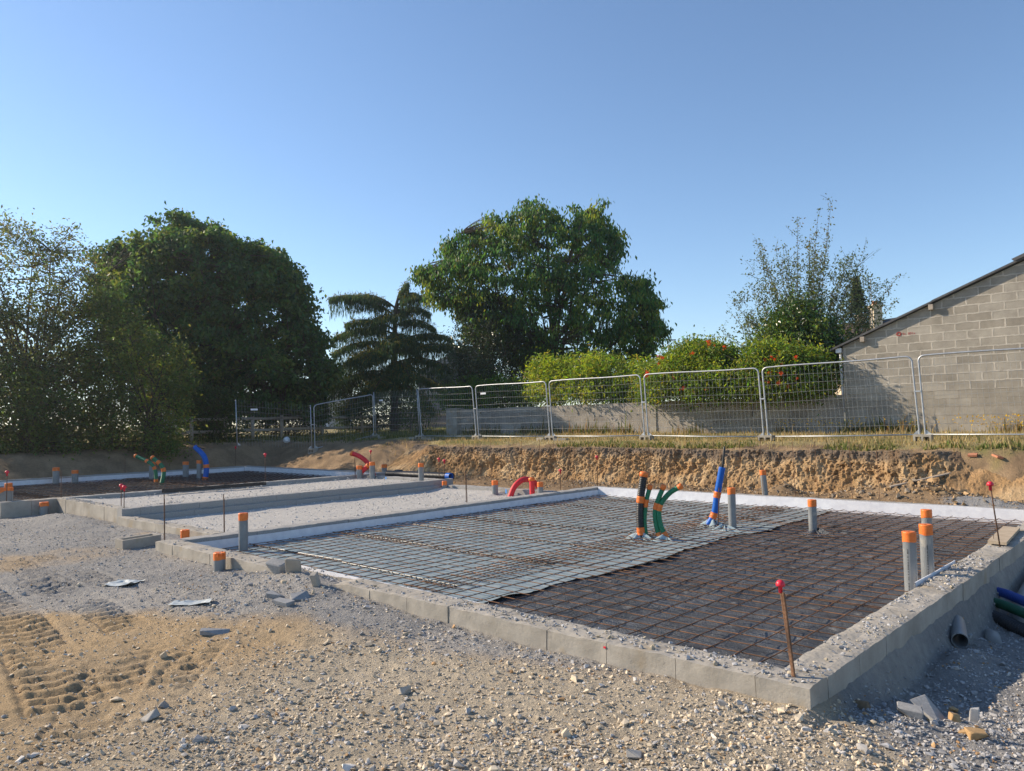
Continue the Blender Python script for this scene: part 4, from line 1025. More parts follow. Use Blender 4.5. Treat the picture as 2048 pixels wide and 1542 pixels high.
# drainage channel length on the upper terrace: ladder-like black strip
t = thing("black_trunking", "long black slotted trunking lying on the upper gravel terrace beside the far slab's wall", "trunking", (-14.55, 2.7, .06))
mb = MB().box((0, 1.1, .03), (.09, 2.3, .012)).box((-.045, 1.1, .06), (.008, 2.3, .07)).box((.045, 1.1, .06), (.008, 2.3, .07))
for k in range(28): mb.box((.05, .02 + k * .08, .075), (.012, .03, .05))
mb.build("slotted_body", M['black_duct'], t); t.rotation_euler[2] = -.02
# bundle of black land drain
t = thing("drain_coil_bundle", "black ribbed drain pipes lying along the upper terrace's back, one blue end showing", "pipe bundle", (-14.45, 8.42, .12))
ribbed(MB(), [(0, 0, 0), (1.0, .06, 0), (2.2, .12, .0)], .085, .05, 14, .1).build("drain_tube", M['black_duct'], t, smooth=True)
ribbed(MB(), [(.05, .17, .0), (1.1, .22, 0), (2.25, .26, .0)], .08, .05, 14, .1).build("drain_tube", M['black_duct'], t, smooth=True)
open_end(MB(), (2.2, .12, 0), (2.34, .127, 0), .088, .07, 16).build("blue_end", M['blue_duct'], t, smooth=False)
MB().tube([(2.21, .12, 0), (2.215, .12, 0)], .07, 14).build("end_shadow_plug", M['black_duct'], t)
tag(MB().tube([(-15.15, 9.25, .1), (-14.95, 9.3, .1)], .07, 14).build("drain_end", M['black_duct'], smooth=True), "short end of black drain pipe showing behind the black bundle", "pipe")
# marker paint on blocks
for x, y, z, lb in ((-5.42, -.0045, -.055, "blue paint mark on the broken end of the near left wall"), (-4.22, -.0045, -.10, "blue paint mark on the near left wall just right of the rubble"),):
    tag(MB().box((x, y, z), (.022, .003, .09)).build("paint_mark", M['blue_paint']), lb, "paint mark", "blue marker strokes on the walls")
tag(MB().box((-9.55, 7.797, -.06), (.05, .003, .09)).build("paint_mark", M['blue_paint']), "blue paint mark on the back wall of the lower bay", "paint mark", "blue marker strokes on the walls")
tag(MB().box((-13.9, 7.947, .06), (.05, .003, .06)).build("paint_mark", M['blue_paint']), "blue paint mark on the back wall of the upper terrace", "paint mark", "blue marker strokes on the walls")
tag(MB().box((-1.31, -.0045, -.035), (.018, .003, .012)).build("paint_mark", M['red_cap']), "tiny red paint dot on the near left wall close to the corner", "paint mark")
t = thing("crumpled_bag", "crumpled white plastic bag lying on the grass below the rail fence", "plastic bag", (-25.4, 11.9, gh(-25.4, 11.9) + .09))
bm = bmesh.new(); bmesh.ops.create_icosphere(bm, subdivisions=3, radius=.13)
V = np.array([v.co[:] for v in bm.verts]); F = np.array([[v.index for v in f.verts] for f in bm.faces]); bm.free()
V *= (1 + .3 * fbm(V[:, 0] * 16, V[:, 1] * 16, V[:, 2] * 16, octv=3, seed=3))[:, None]
MB().add(V, F).build("bag", M['plate'], t)

# ------------------------------------------------------------------ mesh fence
def fence_panel(label, A, B, h, lean, plate=None, framed=True, back=0.0, group="galvanised mesh fence panels"):
    A = np.array(A, float); B = np.array(B, float); w = np.linalg.norm(B[:2] - A[:2]); u = (B - A) / w; nrm = np.array([-u[1], u[0], 0.0])
    t = thing("mesh_barrier", label, "fence panel", tuple(A), group)
    def P(x, z, off=0.0): return u * x + np.array([0, 0, z]) + u * lean * z + nrm * (back * z + off)
    rc = .12; path = []
    path.append(P(0, -.06)); path += [P(0, z) for z in np.linspace(.05, h - rc, 8)]
    path += [P(rc - rc * math.cos(a), h - rc + rc * math.sin(a)) for a in np.linspace(.2, math.pi / 2, 6)]
    path += [P(x, h + .008 * math.sin(x * 2.1)) for x in np.linspace(rc + .1, w - rc - .1, 10)]
    path += [P(w - rc + rc * math.sin(a), h - rc + rc * math.cos(a)) for a in np.linspace(0, math.pi / 2 - .2, 6)]
    path += [P(w, z) for z in np.linspace(h - rc, .05, 8)]; path.append(P(w, -.06))
    if framed: MB().tube(path, .019, 10).build("frame_tube", M['galv'], t, smooth=True)
    else:
        for x in (0, w): MB().tube([P(x, -.06), P(x, h * .5), P(x, h)], .019, 10).build("end_post", M['galv'], t, smooth=True)
    if framed: MB().tube([P(.02, .04), P(w * .5, .03), P(w - .02, .04)], .016, 8).build("bottom_rail", M['galv'], t, smooth=True)
    mb = MB(); r = np.random.default_rng(int(abs(A[0] * 10)))
    bulge = r.uniform(-.05, .05)
    for x in np.arange(.1, w - .05, .10):
        z = np.linspace(.04, h, 7); mb.tube([P(x + .006 * math.sin(k * 2 + x * 3), zz, bulge * math.sin(math.pi * zz / h) * math.sin(math.pi * x / w)) for k, zz in enumerate(z)], .0021, 4, cap=False)
    for z in np.linspace(.25, h - .22, 7):
        x = np.linspace(0, w, 12); mb.tube([P(xx, z + .012 * math.sin(xx * 1.7 + z * 5), bulge * math.sin(math.pi * z / h) * math.sin(math.pi * xx / w)) for xx in x], .0027, 4, cap=False)
    mb.build("wire_mesh", M['wire'], t)
    g = MB()
    for x, s in ((0, 1), (w, -1)):
        g.add([P(x, .16), P(x, .04), P(x + s * .13, .04)], np.array([[0, 1, 2]])); g.add([P(x, .16, .006), P(x + s * .13, .04, .006), P(x, .04, .006)], np.array([[0, 1, 2]]))
    g.build("corner_gusset", M['galv'], t)
    mb = MB().box(P(w + .05, h * .56), (.13, .05, .03), math.atan2(u[1], u[0])); mb.build("joint_clamp", M['galv'], t)
    if plate is not None:
        MB().box(P(plate[0], plate[1], -.02), (.24, .006, .06), math.atan2(u[1], u[0])).build("name_plate", M['plate'], t)
    return t
fx = [(.55, 13.3), (-2.84, 13.3), (-6.22, 13.3), (-9.55, 13.3), (-12.87, 13.3), (-16.0, 13.3), (-18.85, 13.3), (-21.75, 13.5), (-22.2, 11.1), (-22.9, 8.5)]
lab = ["rightmost mesh panel, in front of the block gable and running out of the photo", "mesh panel in front of the gable's left end and the shaded garden wall", "mesh panel in front of the trumpet vine", "mesh panel in front of the pale garden wall and the yellow green shrub",
       "mesh panel with a white plate at its left, in front of the stained garden wall", "mesh panel leaning left in front of the garden wall's end pillar", "mesh panel bridging the gap before the low shrub, right of the upright one", "upright mesh panel below the cedar", "leftmost mesh panel, before the dark shrubs and the rail fence"]
leanv = [-.045, -.055, -.05, -.06, -.07, -.10, -.08, -.02, -.03]
plates = [None, None, None, None, (.35, 1.42), None, (.5, 1.35), None, (.6, 1.3)]
gz = [gh(*p) for p in fx]; gz[9] = .70
for k in range(9):
    (bx_, by_), (ax_, ay_) = fx[k], fx[k + 1]
    d = np.array([bx_ - ax_, by_ - ay_]); d /= np.linalg.norm(d)
    A = (ax_ + d[0] * .055, ay_ + d[1] * .055, gz[k + 1] + .08); B = (bx_ - d[0] * .055, by_ - d[1] * .055, gz[k] + .08)
    fence_panel(lab[k], A, B, 1.68 if k < 7 else 1.6, leanv[k], plates[k], framed=k not in (6, 8))
def foot_block(label, x, y, rz, n=1):
    t = thing("ballast_block", label, "foot block", (x, y, gh(x, y) + .04), "concrete blocks under the fence joints"); t.rotation_euler[2] = rz
    mb = MB()
    for z in (-.075, .075): mb.box((0, 0, z), (.34, .2, .05))
    for xx in (-.15, 0, .15): mb.box((xx, 0, 0), (.04, .2, .10))
    mb.box((0, .09, 0), (.26, .02, .10))
    mb.build("block_body", M['concrete'], t)
    if n > 1: MB().box((.36, .02, -.03), (.38, .2, .12), .15).box((-.33, -.03, -.02), (.28, .19, .14), -.1).build("side_block", M['concrete'], t)
for k, (lb, n) in enumerate([("hollow block under the fence joint in front of the gable", 1), ("hollow block under the fence joint below the trumpet vine's right end", 1), ("half hidden block under the fence joint left of the trumpet vine", 1), ("row of three blocks under the fence joint before the pale garden wall", 2), ("block under the fence joint beside the white plate", 1), ("blocks under the leaning joint at the wall's end pillar", 2), ("blocks under the right post of the upright panel", 2), ("block under the left post of the upright panel", 1)]):
    foot_block(lb, fx[k + 1][0] + .02, fx[k + 1][1] - .03, .12 * math.sin(k * 3), n)

# ------------------------------------------------------------------ wooden rail fence
t = thing("rail_fence", "weathered post and rail fence running behind the mesh fence under the trees", "rail fence", (-27.0, 9.6, .6))
rp = spline([(-26.9, 7.4, 0), (-27.06, 10.2, 0), (-28.0, 13.2, 0), (-28.8, 18.0, 0), (-29.6, 22.6, 0), (-30.3, 27, 0)], 11)
def gp(p, z): return np.array([p[0], p[1], gh(p[0], p[1]) + z]) - np.array([-27.0, 9.6, .6])
for p in rp: MB().tube([gp(p, -.2), gp(p, .98)], .07, 9).build("post", M['wood'], t, smooth=True)
for a, b in zip(rp[:-1], rp[1:]):
    for z in (.38, .86): MB().tube([gp(a, z), gp((a + b) / 2, z - .01), gp(b, z)], .06, 9).build("rail", M['wood'], t, smooth=True)

# ------------------------------------------------------------------ block gable and garden wall
HY = 16.5
t = thing("block_building", "unrendered concrete block outbuilding with a sloping dark roof, at the right edge", "building", (0, HY, .9))
def ext_poly(mb, pts, y0, y1):
    n = len(pts); v = [(x, y0, z) for x, z in pts] + [(x, y1, z) for x, z in pts]
    return mb.add(v, [np.arange(n).reshape(1, -1), np.arange(n, 2 * n)[::-1].reshape(1, -1), np.array([[k, k + n, (k + 1) % n + n, (k + 1) % n] for k in range(n)])])
xl, xr, zp, xp = -5.48, 7.2, 5.86, 1.1
sl = .398
zl = 3.235
gpts = [(xl, -.5), (xr, -.5), (xr, zp - sl * (xr - xp) - .9 + .0), (xp, zl + sl * (xp - xl) - .9), (xl, zl - .9)]
ext_poly(MB(), gpts, 0, .2).build("wall", M['house_block'], t)
MB().box((xl + .1, 4.2, (zl - .9 - .5) / 2), (.2, 8.0 - .004, zl - .9 + .5)).build("wall", M['house_block'], t)
o_ = .06
def roof_pts(x0, x1, z0, z1, th=.05): return [(x0, z0), (x1, z1), (x1, z1 + th), (x0, z0 + th)]
zr = lambda x: zl + sl * (x - xl) - .9 + .012
rb = MB(); 
for a, b in ((xl - .28, -3.3), (-3.302, -.9), (-.902, xp)):
    ext_poly(rb, roof_pts(a, b, zr(a) + (.012 if a > -3.4 and a < -3 else .0), zr(b) + (.012 if a > -3.4 and a < -3 else 0)), -.13, 8.3)
ext_poly(rb, roof_pts(xp, xr + .3, zr(xp), zr(xp) - sl * (xr + .3 - xp)), -.13, 8.3)
rf = rb.build("roof", M['roof'], t)
ext_poly(MB(), [(-1.55, zr(-1.55) + .051), (xp, zr(xp) + .051), (xp, zr(xp) + .12), (-1.62, zr(-1.6) + .12)], -.16, .3).build("verge_cap", M['roof'], rf)
for x in (-4.95, -3.33): 
    MB().box((x, -.03, zr(x) - .085), (.10, .2, .13)).build("purlin_end", M['wood'], t)
MB().tube([(xl - .10, .12, zl - 1.05), (xl - .10, .12, zl - 1.4), (xl - .08, .12, .6)], .035, 10).build("downpipe", M['plate'], t)
MB().box((xl - .1, .2, zl - 1.0), (.14, .5, .12)).build("gutter_box", M['plate'], t)
# faded red stencil on one block
fc = bpy.data.curves.new("stencil_mark", 'FONT'); fc.body = "9c  801x"; fc.size = .085; fc.extrude = .0004
_tmp = bpy.data.objects.new("stencil_curve", fc); COL.objects.link(_tmp)
_me = bpy.data.meshes.new_from_object(_tmp.evaluated_get(bpy.context.evaluated_depsgraph_get())); bpy.data.objects.remove(_tmp)
_me.materials.clear(); _me.materials.append(M['red_paint'])
fo = bpy.data.objects.new("stencil_mark", _me); COL.objects.link(fo); fo.parent = t; fo['kind'] = 'stuff'
fo.location = (-4.02, -.004, 2.50); fo.rotation_euler = (math.pi / 2, 0, 0)
mb = MB(); 
for k in range(3):
    a = np.linspace(0, 2 * np.pi, 14); rr = .030 + .014 * k
    mb.tube(np.stack([-4.10 + rr * np.cos(a), np.full(14, -.004), 2.535 + rr * .9 * np.sin(a)], 1), .005, 4)
mb.build("stencil_emblem", M['red_paint'], t)

t = thing("garden_wall", "low weathered block garden wall running left from the gable, mossy and half overhung by plants", "wall", (-13, HY + .05, .9))
wb = MB(); 
X, Z = np.meshgrid(np.arange(-7.3, 7.5, .06), np.linspace(-.6, 1.07, 24), indexing='ij')
Zt = Z + (Z > 1.0) * (.02 * fbm(X * 3, 0 * X, octv=4, seed=701)); Yf = .008 * fbm(X * 4, Z * 4, octv=3, seed=703)
wb.grid(np.stack([X, Yf, Zt], -1)); wb.grid(np.stack([X[:, -1:].repeat(2, 1), np.stack([Yf[:, -1], 0 * X[:, 0] + .2], 1), Zt[:, -1:].repeat(2, 1)], -1))
wb.add([(-7.3, 0, -.6), (-7.3, .2, -.6), (-7.3, .2, 1.07), (-7.3, 0, 1.07)], np.array([[0, 3, 2, 1]]))
wb.build("wall_blocks", M['yard_block'], t)
MB().box((-7.62, .02, .24), (.62, .36, 1.68)).box((-7.62, .02, 1.10), (.66, .40, .045)).build("end_pillar", M['concrete'], t)
MB().box((1.62, -.012, .22), (.22, .03, 1.66)).build("mortar_pier", M['concrete'], t)

# ------------------------------------------------------------------ buildings and furniture beyond
def local(p, a=RT, b=FW): return lambda u, v, z: (a[0] * u + b[0] * v, a[1] * u + b[1] * v, z)
def oriented(mb, f, c, d):
    x, y, z = [k / 2 for k in d]; cx, cy, cz = c
    v = [f(cx + sx * x, cy + sy * y, cz + sz * z) for sx, sy, sz in [(-1,-1,-1),(1,-1,-1),(1,1,-1),(-1,1,-1),(-1,-1,1),(1,-1,1),(1,1,1),(-1,1,1)]]
    return mb.add(v, np.array([[0,3,2,1],[4,5,6,7],[0,1,5,4],[1,2,6,5],[2,3,7,6],[3,0,4,7]]))
f = local(None)
t = thing("far_house", "house behind the sparse tree with brown tiled roof and cream chimneys", "house", (-12.6, 40.0, 1.0))
oriented(MB(), f, (3.0, 3, 1.7), (8.6, 6.4, 3.9)).build("wall", M['cream'], t)
v = [f(-1.6, -.6, 3.4), f(2.6, -.6, 3.4), f(2.6, 3, 6.0), f(-1.6, 3, 5.85), f(-1.6, 6.6, 3.4), f(2.6, 6.6, 3.4)]
rf = MB().add(v, [np.array([[0, 1, 2, 3], [3, 2, 5, 4]]), np.array([[0, 3, 4], [1, 5, 2]])]).build("roof", M['tile'], t)
v = [f(2.62, -.9, 3.6), f(7.6, -.9, 3.6), f(7.6, 3, 6.75), f(2.62, 3, 6.1), f(2.62, 6.6, 3.6), f(7.6, 6.6, 3.6)]
MB().add(v, [np.array([[0, 1, 2, 3], [3, 2, 5, 4]]), np.array([[0, 3, 4], [1, 5, 2]])]).build("roof", M['roof'], t)
oriented(oriented(MB(), f, (1.9, 2.2, 5.5), (.50, .7, 2.5)), f, (1.9, 2.2, 6.8), (.62, .8, .12)).build("chimney", M['cream'], t)
oriented(oriented(MB(), f, (1.35, 2.9, 5.95), (.4, .5, .9)), f, (1.35, 2.9, 6.42), (.46, .56, .06)).build("chimney", M['cream'], t)
oriented(oriented(MB(), f, (1.9, 2.2, 6.95), (.2, .2, .22)), f, (1.9, 2.2, 7.08), (.26, .26, .05)).build("chimney_pot", M['terracotta'], t)
ab = MB().tube([f(1.62, 2.0, 4.5), f(1.62, 2.0, 8.4)], .025, 6).tube([f(1.3, 2.0, 8.3), f(1.75, 2.0, 8.35)], .014, 5)
for q in np.linspace(1.32, 1.72, 5): ab.tube([f(q, 1.85, 8.32), f(q, 2.15, 8.32)], .008, 4)
ab.build("aerial", M['wire'], t)
t = thing("clad_building", "grey boarded building with a mono pitch roof and dark window, half hidden behind the cedar", "building", (-43.5, 36.0, 1.0))
mb = MB(); n = [( -1.6, 0), (4.2, 0), (4.2, 6.8), (1.7, 6.35), (-1.6, 4.7)]
mb.add([f(a, 0, z) for a, z in n] + [f(a, 6, z) for a, z in n], [np.arange(5).reshape(1, -1), np.arange(5, 10)[::-1].reshape(1, -1), np.array([[k, k + 5, (k + 1) % 5 + 5, (k + 1) % 5] for k in range(5)])]); mb.build("wall", M['grey_cladding'], t)
MB().add([f(-.9, -.02, 3.3), f(.9, -.02, 3.3), f(.9, -.02, 5.2), f(-.9, -.02, 4.5)], np.array([[0, 1, 2, 3]])).build("window", M['glass'], t)
MB().add([f(1.6, -.02, 3.2), f(4.0, -.02, 4.0), f(4.0, -.02, 5.6), f(1.6, -.02, 5.3)], np.array([[0, 1, 2, 3]])).build("window", M['glass'], t)
oriented(MB(), f, (1.3, -.1, 2.9), (5.8, .3, .35)).build("sill_band", M['pale_wall'], t)
t = thing("pale_building", "pale facade glimpsed between the big dark tree and the cedar", "building", (-46.2, 26.6, 1.0))
oriented(MB(), f, (.4, 2, 1.9), (2.6, 4, 3.9)).build("wall", M['pale_wall'], t)
oriented(MB(), f, (-.15, -.03, 3.0), (.5, .04, 1.0)).build("door_panel", M['cream'], t)
oriented(MB(), f, (.75, -.05, 1.9), (.16, .08, 3.8)).build("corner_post", M['plate'], t)
tag(MB().box((0, 0, 0), (.25, 11, 1.3), .5).build("low_wall", M['dark_wall'], loc=(-37.5, 30, 1.75)), "brown low wall beyond the rail fence, left of the garden wall's end pillar", "wall")
t = thing("street_lamp", "twin headed street lamp far behind the garden wall", "street lamp", (-31, 50.1, 1.2))
MB().tube([(0, 0, 0), (0, 0, 6.7)], [.07, .045], 8).build("pole", M['wire'], t)
oriented(MB(), f, (-.38, 0, 6.75), (.5, .2, .08)).build("lamp_head", M['roof'], t); oriented(MB(), f, (.38, 0, 6.72), (.5, .2, .08)).build("lamp_head", M['roof'], t)
# parked car glimpsed behind the hedge
t = thing("parked_car", "white car glimpsed behind the hedge beside the rail fence", "car", (-38.3, 13.6, gh(-38.3, 13.6)))
prof = [(-2.0, .35), (-2.05, .75), (-1.95, .92), (-1.0, 1.02), (-.45, 1.42), (.9, 1.45), (1.75, 1.05), (2.0, .95), (2.05, .5), (1.98, .35)]
mb = MB(); n = len(prof)
L1 = [(f(a, -.82 if z < 1.1 else -.66, z)) for a, z in prof]; L2 = [(f(a, .82 if z < 1.1 else .66, z)) for a, z in prof]
mb.add(L1 + L2, [np.arange(n).reshape(1, -1), np.arange(n, 2 * n)[::-1].reshape(1, -1), np.array([[k, k + n, (k + 1) % n + n, (k + 1) % n] for k in range(n)])]); mb.build("body", M['car_paint'], t)
for s in (-1, 1): MB().add([f(a, s * (.80 - .17 * (z - 1.0) / .4) + s * .012, z) for a, z in [(-.85, 1.06), (1.5, 1.08), (.85, 1.38), (-.4, 1.36)]], np.array([[0, 1, 2, 3]])).build("side_window", M['glass'], t)
for a in (-1.25, 1.3):
    for s in (-1, 1):
        w = MB().tube([f(a, s * .66, .32), f(a, s * .86, .32)], .32, 18).build("wheel", M['rubber'], t); MB().tube([f(a, s * .84, .32), f(a, s * .87, .32)], .19, 14).build("rim", M['galv'], w)

# ------------------------------------------------------------------ plants
def leaves(mb, P, size, col, r, droop=0.0, aspect=.5, up=.4, fold=.12):
    n = len(P)
    d = r.normal(size=(n, 3)); d /= np.linalg.norm(d, axis=1)[:, None]
    if np.ndim(droop) or droop: d = d * (1 - np.abs(np.atleast_1d(droop))[:, None]) + np.array([0, 0, -1.0]) * np.atleast_1d(droop)[:, None] * 1.4
    d /= np.linalg.norm(d, axis=1)[:, None] + 1e-9
    nr = r.normal(size=(n, 3)) + np.array([0, 0, up * 2]); s = np.cross(d, nr); s /= np.linalg.norm(s, axis=1)[:, None] + 1e-9
    nn = np.cross(s, d)
    L = np.broadcast_to(size, (n,))[:, None] * r.uniform(.7, 1.25, (n, 1))
    a = P; b = P + d * L * .45 + s * L * aspect * .5 + nn * L * fold; c = P + d * L; e = P + d * L * .45 - s * L * aspect * .5 + nn * L * fold
    V = np.stack([a, b, c, e], 1).reshape(-1, 3)
    mb.add(V, np.arange(4 * n).reshape(n, 4), np.repeat(col, 4, 0))

def in_poly(u, v, poly):
    p = np.asarray(poly); ins = np.zeros(len(u), bool); j = len(p) - 1
    for i in range(len(p)):
        (xi, yi), (xj, yj) = p[i], p[j]
        c = ((yi > v) != (yj > v)) & (u < (xj - xi) * (v - yi) / (yj - yi + 1e-12) + xi); ins ^= c; j = i
    return ins

def sample_crown(poly, n, depth, r, shell=.55, pad=.0):
    """points filling a crown: its outline seen from the site, rounded off in depth"""
    p = np.asarray(poly, float); lo, hi = p.min(0), p.max(0); out = np.zeros((0, 2))
    while len(out) < n:
        q = r.uniform(lo, hi, (n * 2, 2)); out = np.vstack([out, q[in_poly(q[:, 0], q[:, 1], p)]])
    q = out[:n]
    vs = np.linspace(lo[1], hi[1], 40); g = np.linspace(lo[0], hi[0], 160); c = np.zeros(40); hw = np.zeros(40)
    for k, vv in enumerate(vs):
        m = in_poly(g, np.full(160, vv + 1e-4), p)
        if m.any(): c[k], hw[k] = (g[m].min() + g[m].max()) / 2, (g[m].max() - g[m].min()) / 2
    cc = np.interp(q[:, 1], vs, c); ww = np.maximum(np.interp(q[:, 1], vs, hw), .2)
    wmax = ww.max()
    e = np.sqrt(np.clip(1 - ((q[:, 0] - cc) / ww) ** 2, 0, 1))
    w = r.choice([-1, 1], n) * e * depth * (ww / wmax) ** .7 * r.random(n) ** shell
    return q, w

AX0 = (RT, FW); AXW = (np.array([1.0, 0.0]), np.array([0.0, 1.0]))
def W(base, u, w, z, ax=AX0):
    a, b = ax
    return np.stack([base[0] + a[0] * u + b[0] * w, base[1] + a[1] * u + b[1] * w, np.broadcast_to(z, np.shape(u))], -1)

def plant(name, label, cat, base, polys, depth, nclu, crad, nleaf, lsize, cols, seed, trunk_r=.0, trunk_top=.6, nlimb=12, twig=.012, droop=0.0, aspect=.5, matl=None, group=None, flat=1.0, trunk_u=0.0, stems=1, limb_r=.35, up=.4, top_light=0.0, part="crown", gaps=None, gaps2=None, edge=0, ax=AX0, rag=0.0, woff=0.0):
    """a plant of limbs, twigs and leaves; polys: list of (outline, share of the leaf clusters, leaf share)"""
    r = np.random.default_rng(seed)
    t = thing(name, label, cat, tuple(base), group)
    C = []; NL = []
    if rag:                        # break the outline into uneven lobes
        np_ = []
        for poly, share, lf in polys:
            p = np.asarray(poly, float); q = np.vstack([p, p[:1]]); d = np.concatenate([[0], np.cumsum(np.linalg.norm(np.diff(q, axis=0), axis=1))])
            s = np.linspace(0, d[-1], 160, endpoint=False); q = np.stack([np.interp(s, d, q[:, 0]), np.interp(s, d, q[:, 1])], 1)
            n = q - p.mean(0); n /= np.linalg.norm(n, axis=1)[:, None]
            np_.append(((q + n * rag * (fbm(s * 1.1, 0 * s, 1.7, octv=3, seed=seed + 9, gain=.6) - .12)[:, None]).tolist(), share, lf))
        rpolys, polys = polys, np_
    else: rpolys = polys
    for poly, share, lf in polys:
        n = int(nclu * share); q, w = sample_crown(poly, n, depth, r); C.append(np.column_stack([q[:, 0], w + woff, q[:, 1]])); NL.append(np.full(n, lf))
    C = np.vstack(C); NL = np.concatenate(NL)
    if gaps2:                      # openings right through the crown
        kk = fbm(C[:, 0] * gaps2[0], C[:, 2] * gaps2[0], 3.3, octv=2, seed=seed + 5) > gaps2[1]; C, NL = C[kk], NL[kk]
    if edge:                       # boughs reaching out to the outline's corners
        for poly, share, lf in rpolys:
            pv = np.asarray(poly); cen = pv.mean(0)
            for q in pv:
                s = r.uniform(0, .16, edge)[:, None]; e = q + (cen - q) * s + r.normal(0, .07, (edge, 2))
                C = np.vstack([C, np.column_stack([e[:, 0], r.normal(0, depth * .18, edge), e[:, 1]])]); NL = np.concatenate([NL, np.full(edge, lf * .8)])
    if gaps:
        kk = fbm(C[:, 0] * gaps[0], C[:, 1] * gaps[0], C[:, 2] * gaps[0] * 1.4, octv=2, seed=seed) > gaps[1]; C, NL = C[kk], NL[kk]
    loc = W((0, 0, 0), C[:, 0], C[:, 1], C[:, 2], ax)
    zmin, zmax = C[:, 2].min(), C[:, 2].max()
    wood = MB(); nodes = []
    if trunk_r > 0:
        for st in range(stems):
            ang = r.uniform(0, 6.28); off = np.array([math.cos(ang), math.sin(ang), 0]) * (0 if stems == 1 else r.uniform(.05, .35))
            ztop = zmin + (zmax - zmin) * trunk_top if stems == 1 else zmin + (zmax - zmin) * r.uniform(.3, trunk_top)
            tu = np.array([RT[0] * trunk_u, RT[1] * trunk_u, 0])
            tp = spline([off + (0, 0, -.15), off + tu * .3 + r.normal(0, .08, 3) * (1, 1, 0) + (0, 0, ztop * .35), off * 2.2 + tu + r.normal(0, .18, 3) * (1, 1, 0) + (0, 0, ztop)], 12)
            rr = trunk_r * np.linspace(1.15, .35, len(tp))
            wood.tube(tp, rr, 9)
            nodes.append(np.column_stack([tp[3:], rr[3:]]))
            pick = r.choice(len(loc), max(2, nlimb // stems), replace=False)
            for k in pick:
                e = loc[k]; s0 = tp[np.clip(int(len(tp) * r.uniform(.3, .98)), 2, len(tp) - 1)]
                if e[2] < s0[2] - .3: s0 = tp[max(2, np.argmin(np.abs(tp[:, 2] - max(e[2] * .75, tp[2, 2]))))]
                mid = (s0 + e) / 2 + r.normal(0, .12, 3) * np.linalg.norm(e - s0) * .5 + (0, 0, .08 * np.linalg.norm(e - s0))
                lp = arc(s0, mid, e, 9); lr = trunk_r * limb_r * np.linspace(1, .18, 9) + twig * .5
                wood.tube(lp, lr, 6); nodes.append(np.column_stack([lp, lr]))
    if nodes:
        N_ = np.vstack(nodes)
        for k in range(len(loc)):
            d = np.linalg.norm(N_[:, :3] - loc[k], axis=1) + .6 * np.clip(N_[:, 2] - loc[k, 2], 0, 9); m = N_[np.argmin(d)]
            if d.min() < .05: continue
            mid = (m[:3] + loc[k]) / 2 + r.normal(0, .06, 3) * d.min() + (0, 0, .06 * d.min())
            wood.tube(arc(m[:3], mid, loc[k], 5), np.linspace(min(m[3], twig * 2), twig * .4, 5), 4, cap=False)
        wood.build("trunk", M['bark'], t, smooth=True)
    mb = MB()
    per = np.maximum(1, (nleaf * NL * r.uniform(.5, 1.5, len(loc))).astype(int)); idx = np.repeat(np.arange(len(loc)), per)
    n = len(idx); off = r.normal(size=(n, 3)) * crad * r.uniform(.6, 1.3, len(loc))[idx][:, None] * (1, 1, flat)
    P = loc[idx] + off
    cols = np.asarray(cols, float); tone = cols[r.integers(0, len(cols), len(loc))][idx]
    if top_light:
        hue = np.clip((P[:, 2] - zmin) / (zmax - zmin), 0, 1)[:, None] * top_light; tone = tone * (1 - hue) + cols[-1] * hue
    c = tone * r.uniform(.75, 1.3, (n, 1)) * (1 + .15 * r.normal(size=(n, 3)) * (1, .6, .8))
    c = np.clip(c, .004, .6)
    dr = np.full(n, droop) if np.isscalar(droop) else droop
    leaves(mb, P, lsize, c, r, dr if droop else 0.0, aspect, up)
    mb.build(part, matl or M['leaf'], t)
    return t

GREEN = [(.045, .075, .018), (.055, .095, .022), (.035, .060, .016), (.07, .11, .025)]
cherry = [(-6.14, 6.85), (-5.69, 6.96), (-4.7, 7.16), (-4.9, 8.06), (-3.9, 8.26), (-3.45, 8.81), (-2.78, 9.24), (-2.01, 9.0), (-1.1, 9.81), (-0.66, 9.65), (0.22, 9.29), (1.32, 9.05), (1.77, 9.49), (2.33, 9.74), (2.54, 9.02), (2.75, 8.68), (3.18, 8.22), (3.05, 7.67), (2.82, 7.23), (3.68, 6.32), (4.34, 6.19), (4.43, 5.63), (4.86, 5.29), (4.73, 4.52), (5.04, 3.96), (4.47, 3.42), (4.24, 2.87), (3.14, 2.5), (1.61, 2.3), (-0.15, 2.4), (-1.04, 2.43), (-2.34, 3.34), (-3.21, 3.58), (-3.86, 4.25), (-4.29, 5.15), (-4.94, 5.61), (-5.38, 5.84), (-5.59, 6.51)]
plant("cherry_tree", "large broad cherry tree with drooping leaves behind the middle of the garden wall", "tree", (-19.54, 21.49, 1.2), [(cherry, 1, 1)], 3.4, 1120, .17, 32, .21, [(.06, .135, .036), (.075, .155, .04), (.05, .11, .032), (.15, .21, .045)], 1001, trunk_r=.2, trunk_top=.45, nlimb=34, twig=.016, droop=.55, aspect=.42, flat=.9, gaps=(.9, -.52), edge=9, rag=.5)
